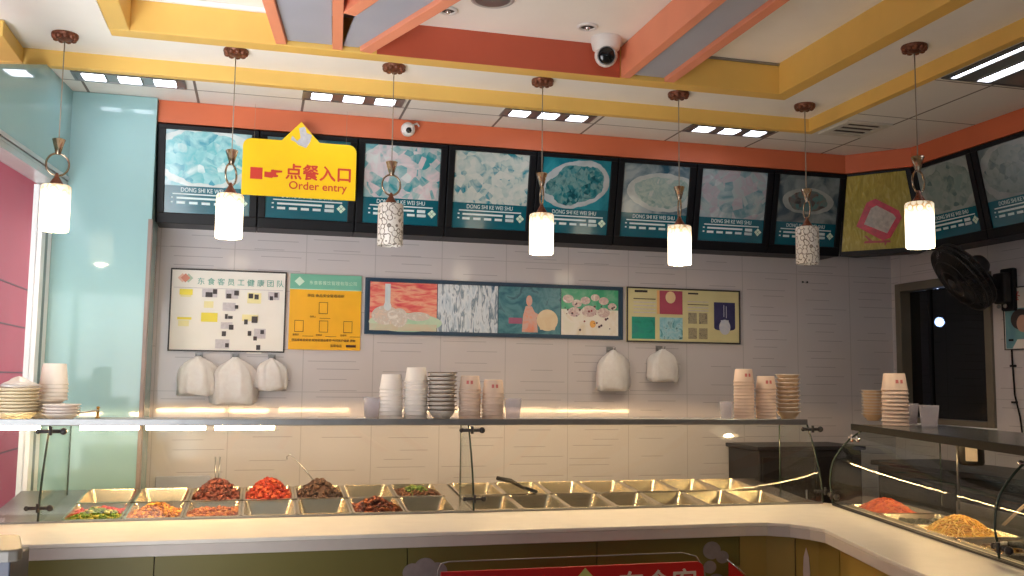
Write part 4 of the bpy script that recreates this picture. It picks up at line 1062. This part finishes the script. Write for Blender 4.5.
# serving tools
sp1 = thing('serving_tongs', 'steel tongs standing in the red brown heap', 'tongs', (XT2[2]-.005, ym2+.05, pz(ym2)+.03))
for dx in (-.008,.008):
    put('arm', MB().tube([(dx*.5,0,0),(dx,.01,.06),(dx*1.4,.02,.14)], .004, 6), 'steel_dk', sp1)
put('hinge', MB().ball((0,.0,.0), .008), 'steel_dk', sp1)
ld = thing('hook_ladle', 'steel ladle with a hooked handle leaning left out of the dark brown heap', 'ladle', (XT2[4]-.01, ym2+.03, pz(ym2)+.035))
put('handle', MB().tube([(0,0,0),(-.06,.03,.07),(-.115,.05,.13),(-.135,.055,.142),(-.148,.055,.13),(-.145,.055,.118)], .0035, 6), 'steel_dk', ld)
put('bowl', MB().ball((.01,-.01,-.006), .02, 10, sq=(1,1,.6)), 'steel_dk', ld)
def tongs(a, b, label, dark=True):
    a = Vector(a); b = Vector(b); d = (b-a).normalized(); s_ = d.cross(Vector((0,0,1))).normalized()
    t = thing('serving_spoon', label, 'serving spoon', tuple(a))
    rel = b-a
    put('handle', MB().tube([(0,0,0), tuple(rel*.35+Vector((0,0,.012))), tuple(rel*.72)], [.011,.012,.008], 8), 'black_matte', t)
    bl_ = MB(); pts = []
    vs = []
    for f, wv in ((.68,.012),(.78,.026),(.92,.032),(1.0,.024)):
        c = rel*f
        for k in (-1,-.5,0,.5,1): vs.append(tuple(c+s_*wv*k+Vector((0,0,.008*k*k))))
    fs = [(i*5+j,i*5+j+1,(i+1)*5+j+1,(i+1)*5+j) for i in range(3) for j in range(4)]
    bl_.add(vs, fs, 0, True).add([(x,y,z-.003) for x,y,z in vs], [tuple(reversed(f)) for f in fs], 0, True)
    put('scoop', bl_, 'black', t)
pa = PY(497,478,4.86); pb = PY(536,493,4.72)
tongs(pa, pb, 'black serving spoon lying across the empty trays right of the middle divider')

# ------------------------------------------------------------------ crockery and cups on the shelf
ZT = ZSH+.0225
def cup_profile(r0, r1, h):       # inverted paper cup: rim at the bottom
    return [(r0-.004,.002),(r0,.0),(r0+.003,.003),(r0,.007),(r0-.001,.009),(r1,h-.002),(r1-.002,h),(r1-.005,h-.001),(r1-.006,h-.005),(.001,h-.005)]
def cup_mesh(mat, r0=.052, r1=.043, h=.068, prt=False):
    m = MB().lathe(cup_profile(r0, r1, h), n=28)
    m.lathe([(r0-.004,.002),(r1-.004,h-.008),(.001,h-.008)], n=28)
    if prt:
        for a in (-1.9,-1.5):
            vs = []
            for i in range(3):
                for j in range(3):
                    th = a+.12*(i-1); z = h*.42+j*.008; r = r0+(r1-r0)*(z/h)+.0012; vs.append((r*math.cos(th), r*math.sin(th), z))
            m.add(vs, [(i*3+j,(i+1)*3+j,(i+1)*3+j+1,i*3+j+1) for i in range(2) for j in range(2)], 1)
    return m.mesh('paper_cup', [mat,'cup_print'])
CUPW = cup_mesh('paper_cup'); CUPT = cup_mesh('paper_tan', .050, .042, .066); CUPR = cup_mesh('paper_tan', .057, .046, .078)
PRINTED = {CUPT: cup_mesh('paper_tan', .050, .042, .066, True), CUPR: cup_mesh('paper_tan', .057, .046, .078, True)}
def bowl_mesh(mat, rim, r=.066, h=.044):
    m = MB().lathe([(.001,.006),(r*.5,.006),(r*.5,.0),(r*.56,.0),(r*.58,.008),(r*.76,h*.45),(r*.93,h*.85),(r*.94,h*.93)], n=30)
    m.lathe([(r*.94,h*.9),(r+.0025,h*.9),(r+.0025,h*.99),(r,h),(r-.006,h*.97)], n=30, m=1)
    m.lathe([(r-.006,h*.97),(r*.72,h*.5),(r*.5,.012),(.001,.010)], n=30)
    return m.mesh('bowl', [mat, rim])
BOWLD = bowl_mesh('bowl_lt','bowl_rim'); BOWLT = bowl_mesh('bowl_tan','bowl_lt',.060,.040)
def plate_mesh(mat, r, h):
    m = MB().lathe([(.001,.004),(r*.55,.004),(r*.56,.0),(r*.62,.0),(r*.66,.005),(r*.95,h*.85),(r,h*.92),(r,h),(r*.96,h),(r*.66,h*.4),(.001,.008)], n=32)
    return m.mesh('plate', mat)
PL1 = plate_mesh('plate', .088, .030); PL2 = plate_mesh('plate_white', .074, .024)
KS = 1.06
def stack(me, name, x, y, z, pitch, n, label, cat, group, jit=.0012, ks=KS):
    rnd = random.Random(int(x*1000)+n); out_ = []
    for k in range(n):
        o = D.objects.new(name, PRINTED.get(me, me) if k == n-1 else me); COL.objects.link(o); o.location = (x+rnd.uniform(-jit,jit), y+rnd.uniform(-jit,jit), z+k*pitch*ks); o.rotation_euler = (0,0,rnd.uniform(-.15,.15)); o.scale = (ks,)*3
        pos = 'lowest' if k == 0 else ('topmost' if k == n-1 else None)
        tag(o, '%s %s of the %s' % (pos, cat, label), cat, group)
        out_.append(o)
    if n > 2:
        w_ = ['second','third','fourth','fifth','sixth','seventh','eighth','ninth','tenth','eleventh','twelfth','thirteenth','fourteenth']
        for k in range(1, n-1): out_[k]['label'] = '%s, %s up in the %s' % (cat, w_[k-1], label)
    return out_
def sx(px, py, y): return PY(px, py, y).x
yc = 4.56
stack(CUPW, 'paper_cup', sx(391,400,yc), yc, ZT, .0165, 9, 'leftmost white stack on the middle shelf', 'paper cup', 'white paper cups, left stack')
stack(CUPW, 'paper_cup', sx(416,400,yc), yc, ZT, .0165, 11, 'tall white stack beside the dark rimmed bowls', 'paper cup', 'white paper cups, tall stack')
stack(BOWLD, 'bowl', sx(442,400,yc), yc, ZT, .0188, 10, 'dark rimmed stack between paper cups', 'bowl', 'dark rimmed bowls')
stack(CUPT, 'paper_cup', sx(470,400,yc), yc, ZT, .0165, 9, 'printed stack right of the dark rimmed bowls', 'paper cup', 'printed paper cups, left stack')
stack(CUPT, 'paper_cup', sx(493,400,yc), yc, ZT, .0165, 8, 'shorter printed stack on the middle shelf', 'paper cup', 'printed paper cups, short stack')
stack(CUPT, 'paper_cup', sx(744,400,yc), yc, ZT, .0165, 12, 'tall tan stack near the back shelf\'s right end', 'paper cup', 'tall tan paper cups')
stack(CUPT, 'paper_cup', sx(766,400,yc), yc, ZT, .0165, 10, 'tan stack touching the back shelf bowls', 'paper cup', 'tan paper cups by the bowls')
stack(BOWLT, 'bowl', sx(788,400,yc), yc, ZT, .0205, 10, 'tan stack at the back shelf\'s right end', 'bowl', 'tan bowls on the back shelf')
def clear_cup(px, y, z, label, h=.105, r=.042, n=2, X=None):
    t = None
    me = MB().lathe([(.001,.003),(r*.78,.003),(r*.78,.0),(r*.8,.0),(r,h-.003),(r+.002,h),(r-.001,h),(r*.78,.005),(.001,.005)], n=24).mesh('plastic_cup', 'clear_cup')
    x = sx(px, 405, y) if X is None else X
    for k in range(n):
        o = D.objects.new('plastic_cup', me); COL.objects.link(o); o.location = (x, y, z+k*.007)
        tag(o, ('outermost ' if k == 0 else ('innermost ' if k == n-1 else 'middle '))+label, 'plastic cup', 'clear plastic cups')
clear_cup(372, yc, ZT, 'clear plastic cup of the nested set left of the white paper cups', .095)
clear_cup(513, yc, ZT, 'clear plastic cup of the nested set right of the short printed stack', .095)
clear_cup(726, yc, ZT, 'clear plastic cup of the nested set left of the tall tan stack', .085, .034)
# left end
pls = stack(PL1, 'plate', sx(17,400,4.56), 4.56, ZT, .0135, 8, 'cream stack at the shelf\'s left end', 'plate', 'cream plates')
zt = ZT+(7*.0135+.0305)*KS
rnd = random.Random(5); bm_ = MB(); vs = []; NN = 22
for q_, wv in ((0,.9),(.25,1.0),(.45,.75),(.62,.5),(.78,.38),(.92,.2),(1.0,.02)):
    for j in range(NN):
        th = 2*PI*j/NN; f = 1+.14*math.sin(3*th+q_*4)+.1*math.sin(7*th+1+q_*6)+rnd.uniform(-.05,.05)
        vs.append((.078*wv*f*math.cos(th), .072*wv*f*math.sin(th), q_*.052))
bm_.add(vs, [(i*NN+j,i*NN+(j+1)%NN,(i+1)*NN+(j+1)%NN,(i+1)*NN+j) for i in range(6) for j in range(NN)]+[tuple(reversed(range(NN)))], 0, True)
o = put('plastic_bag', bm_, 'bag', None, (pls[0].location.x+.005, 4.56, zt)); tag(o, 'crumpled white plastic bag lying on the cream plates', 'plastic bag')
stack(PL2, 'plate', sx(62,405,4.53), 4.53, ZT, .0125, 4, 'short white stack in front at the left', 'plate', 'white plates in front')
bk = stack(PL2, 'plate', sx(46,400,4.68), 4.685, ZT, .0125, 5, 'half hidden white stack behind, at the left', 'plate', 'white plates behind')
CUPL = cup_mesh('paper_cup', .056, .046, .09)
stack(CUPL, 'paper_cup', sx(54,380,4.685), 4.685, ZT+(4*.0125+.0245)*KS, .016, 5, 'white stack standing on plates at the left', 'paper cup', 'white paper cups at the left')
br = thing('shelf_rail', 'small brass post and rail on the shelf beside the teal column', 'rail', (sx(98,410,4.62), 4.62, ZT))
put('post', MB().lathe([(.012,0),(.012,.004),(.006,.008),(.006,.045),(.009,.05),(.001,.054)], n=12), 'brass', br)
put('rail', MB().tube([(0,-.004,.036),(-.10,-.10,.02)], .005, 6), 'alu', br)
put('rail_end', MB().ball((-.10,-.10,.02), .008), 'alu', br)

# ------------------------------------------------------------------ right hand case
ZR = 1.372
rc = thing('display_case', 'curved glass food case on the right hand counter', 'display case', (RO.x, RO.y, 0), RZ)
def curve2(z_sh, top_v):
    return [(top_v,z_sh),(top_v*.55,z_sh-.05),(.03,z_sh-.115),(.0,z_sh-.17),(-.012,z_sh-.25),(-.006,1.06),(0,1.003)]
profr = smooth_prof(curve2(ZR, .16))
U1 = 1.50
m = MB(); sheet(m, profr, .03, U1-.004); put('front_pane', m, 'glass', rc)
m = MB(); sheet(m, profr, U1+.004, 2.9); put('front_pane', m, 'glass', rc)
for u in (.026, U1):
    side_glass(rc, u, .55, profr, ZR)
    m = MB(); clamp(m, u+.03, .1, ZR-.04, .9); put('glass_clamp', m, 'chrome', rc)
    m = MB(); clamp(m, u+.03, -.01, 1.05, .9); put('glass_clamp', m, 'dark_steel', rc)
put('base_rail', MB().box(.03,2.9,-.008,-.0005,1.0005,1.010).box(.03,2.9,.0055,.012,1.0005,1.010), 'black_matte', rc)
shp = [(-.02,.13),(3.0,-.07),(3.0,.60),(-.02,.60)]
put('shelf_top', MB().prism(shp, ZR+.002, ZR+.026), 'dark_shelf', rc)
put('shelf_edge', MB().prism([(-.02,.128),(3.0,-.072),(3.0,-.084),(-.02,.116)], ZR-.002, ZR+.03), 'edge_dark', rc, bevel=.003)
put('lamp_tube', MB().tube([(.12,.34,ZR-.004),(1.3,.34,ZR-.004)], .0035, 8), 'case_tube', rc)  # added tube hidden under the shelf to brighten the food; none known here
put('rear_post', MB().tube([(.18,.56,1.003),(.18,.56,ZR)], .006, 8), 'steel_dk', rc)
put('well_floor', MB().box(.0,3.0,.065,.66,.86,.90), 'dark_steel', rc)
put('well_rim', MB().box(.0,3.0,.062,.075,.90,1.0).box(.0,3.0,.64,.66,.90,1.02), 'steel_dk', rc)
put('cabinet', MB().box(.0,3.0,.08,.64,0,.859), 'dark_steel', rc)
def RP(u, v, z): p_ = RL(u, v); return (p_[0], p_[1], z)
tray_me2 = tray_mesh(.325, .30, .05).mesh('food_tray', 'steel')
for u, lab in ((.19,'steel tray under the orange shredded heap on the right counter'),(.53,'steel tray of dark leaves between the two heaps on the right counter'),(.87,'steel tray under the yellow noodles on the right counter'),(1.23,'steel tray nearest the camera on the right counter')):
    o = D.objects.new('food_tray', tray_me2); COL.objects.link(o); o.location = RP(u,.22,1.006); o.rotation_euler = (0,0,RZ); tag(o, lab, 'food tray', 'right counter trays')
def strands(name, u, v, h, cols, label, seed, n, r, hw, hd, ln=.06):
    rnd = random.Random(seed); m = MB(); mats = [pm(name+' tone', c, .6, var=.15, scale=40) for c in cols]
    def hz(a, b): return -.03+(h+.03)*max(0, 1-min(1, (a*a+b*b)**.5)**1.6)
    N_ = 14; g_ = [-1+2*i/N_ for i in range(N_+1)]; vs = [(a*hw, b*hd, hz(a,b)-.006) for a in g_ for b in g_]
    m.add(vs, [(i*(N_+1)+j,(i+1)*(N_+1)+j,(i+1)*(N_+1)+j+1,i*(N_+1)+j+1) for i in range(N_) for j in range(N_)], 0, True)
    for k in range(n):
        a, b = rnd.uniform(-1,1), rnd.uniform(-1,1)
        if a*a+b*b > 1: continue
        th = rnd.uniform(0,6.28); pts = []
        for i in range(4):
            f = i/3-.5; th2 = th+f*rnd.uniform(-1.5,1.5); x = a*hw+ln*f*math.cos(th2); y = b*hd+ln*f*math.sin(th2)
            pts.append((x, y, hz(x/hw, y/hd)+rnd.uniform(0,.012)))
        m.tube(pts, r, 5, rnd.randrange(len(cols)))
    o = put(name, m, mats, None, RP(u,v,1.008), (0,0,RZ)); tag(o, label, 'food', None, 'stuff')
strands('shredded_carrot', .17, .20, .036, [(226,86,14),(240,120,36),(204,70,12)], 'orange shredded heap in the right hand case', 11, 420, .004, .155, .13, .05)
strands('yellow_noodles', .86, .20, .052, [(242,184,56),(252,208,92),(220,156,40)], 'yellow noodle heap in the right hand case', 12, 460, .0035, .165, .14, .09)
heap('dark_greens', 0, 0, -.02, [(44,52,34),(60,60,44),(34,36,28)], 'dark leafy food between the two heaps on the right counter', 'food', 13, 240, .011, hw=.14, hd=.12)
dg_ = D.objects['dark_greens']; dg_.location = RP(.53,.22,1.006); dg_.rotation_euler = (0,0,RZ)
heap('mixed_noodles', 0, 0, .0, [(170,130,60),(120,84,50),(196,160,84)], 'brown mixed food nearest the camera on the right counter', 'food', 14, 240, .011, hw=.14, hd=.12)
dg_ = D.objects['mixed_noodles']; dg_.location = RP(1.23,.22,1.006); dg_.rotation_euler = (0,0,RZ)
for u, lab, du_ in ((1.00,'pale tongs handle rising from the yellow noodles',.05),(1.34,'pale tongs handle nearest the right edge of the photo',.02)):
    t = thing('serving_tongs', lab, 'tongs', RP(u,.30,1.05), RZ)
    put('arm', MB().tube([(0,0,0),(du_*.5,.05,.06),(du_,.08,.10)], .0032, 6), 'paper_tan', t)
    put('arm', MB().tube([(.014,0,0),(.014+du_*.5,.05,.06),(.018+du_,.08,.10)], .0032, 6), 'paper_tan', t)
t = thing('serving_spoon', 'black handled spoon lying at the glass divider of the right counter', 'serving spoon', RP(1.42,.12,1.035), RZ)
put('handle', MB().tube([(-.06,.0,.0),(.0,0,.008),(.05,0,.006)], .012, 8), 'black', t)
put('end_cap', MB().ball((.055,0,.006), .015, 10), 'chrome', t)
put('scoop', MB().ball((-.085,0,-.004), .03, 12, sq=(1,.8,.3)), 'steel_dk', t)
jr = thing('hanging_canister', 'dark canister with a pale label under the right hand shelf', 'canister', RP(.42,.50,ZR-.135), R_(-40))
put('body', MB().lathe([(.001,0),(.05,0),(.055,.01),(.055,.11),(.05,.125)], n=20), 'black', jr)
put('label_patch', MB().box(-.025,.025,-.058,-.056,.02,.09), 'decal', jr)
put('lid', MB().lathe([(.05,.125),(.05,.131),(.001,.131)], n=20), 'steel_dk', jr)
# crockery on the right shelf
ZRT = ZR+.0265
p = PZ(872,421,ZRT)
stack(BOWLT, 'bowl', p.x+.045, p.y+.05, ZRT, .0165, 9, 'tan stack on the right hand shelf', 'bowl', 'tan bowls on the right shelf', ks=1.0)
p = PZ(894,426,ZRT)
stack(CUPR, 'paper_cup', p.x+.032, p.y+.03, ZRT, .0175, 10, 'tan stack below the kitchen window', 'paper cup', 'printed cups on the right shelf', ks=1.1)
p = PZ(914,425,ZRT); clear_cup(0, p.y+.06, ZRT, 'clear plastic cup on the right shelf, left of two sets', .10, .045, 2, p.x+.02)
p = PZ(927,428,ZRT); clear_cup(0, p.y+.02, ZRT, 'clear plastic cup on the right shelf, right of two sets', .10, .045, 2, p.x+.03)

# dark kitchen furniture behind the cases
t = thing('steel_cabinet', 'dark steel cabinet in the back right corner behind the food cases', 'cabinet', (0,0,0))
put('body', MB().box(2.98,3.70,5.30,YW-.005,.06,1.19), 'dark_steel', t, bevel=.006)
put('top', MB().box(2.96,3.72,5.28,YW-.004,1.19,1.215), 'dark_steel', t, bevel=.004)
for x0, xh in ((3.0,3.29),(3.36,3.40)):
    dr = put('door', MB().box(x0,x0+.33,5.288,5.299,.12,1.15), 'black_matte', t, bevel=.003)
    put('door_handle', MB().tube([(xh,5.278,.8),(xh,5.278,.95)], .006, 6), 'steel_dk', dr)
put('plinth', MB().box(3.0,3.68,5.34,YW-.006,0,.06), 'black', t)
t = thing('prep_counter', 'dark prep counter along the right wall below the kitchen window', 'counter', (0,0,0))
put('body', MB().box(3.78,XR-.005,2.4,5.25,.06,1.10), 'black_matte', t, bevel=.006)
put('top', MB().box(3.74,XR-.004,2.38,5.27,1.10,1.13), 'dark_steel', t, bevel=.004)
put('plinth', MB().box(3.83,XR-.006,2.45,5.2,0,.06), 'black', t)
for k in range(4): put('door', MB().box(3.768,3.779,2.45+k*.7,3.11+k*.7,.12,1.05), 'dark_steel', t, bevel=.003)
t = thing('splash_panel', 'grey blue panel standing against the wall behind the left trays', 'panel', (0,0,0))
put('sheet', MB().box(-.53,-.24,YW-.03,YW-.006,.80,1.05), 'blue_grey', t, bevel=.004)
put('support', MB().box(-.53,-.24,YW-.20,YW-.006,.0,.80), 'dark_steel', t)

# ------------------------------------------------------------------ light
wd_ = D.worlds.new('daylight'); sc.world = wd_; wd_.use_nodes = True
bg = wd_.node_tree.nodes['Background']; bg.inputs[0].default_value = (.86,.93,1,1); bg.inputs[1].default_value = .35
def area(name, loc, aim, sx_, sy_, e, col, spread=180):
    l = D.lights.new(name, 'AREA'); l.shape = 'RECTANGLE'; l.size = sx_; l.size_y = sy_; l.energy = e; l.color = col; l.spread = R_(spread)
    o = D.objects.new(name, l); COL.objects.link(o); o.location = loc
    o.rotation_euler = (Vector(aim)-Vector(loc)).to_track_quat('-Z','Y').to_euler(); return o
area('street_daylight_fill', (-1.75,2.9,1.3), (-.6,5.5,2.7), 2.6, 2.2, 30, (.95,.97,1), 85)
area('street_daylight_fill', (-1.55,2.6,1.2), (-.75,3.7,3.2), 2.4, 1.6, 29, (.98,.98,1), 110)  # added upward light that lifts the left ceiling in place of bounced daylight
area('door_daylight', (-.8,-5.7,1.6), (-.6,4,1.6), 2.8, 2.6, 22, (.95,.97,1))
area('hoarding_fill', (-.85, 10.2, 2.3), (-2.2, 9.4, 1.4), 9.0, 2.2, 75, (1,.97,.95))  # unseen light added behind the back wall to brighten the red hoarding
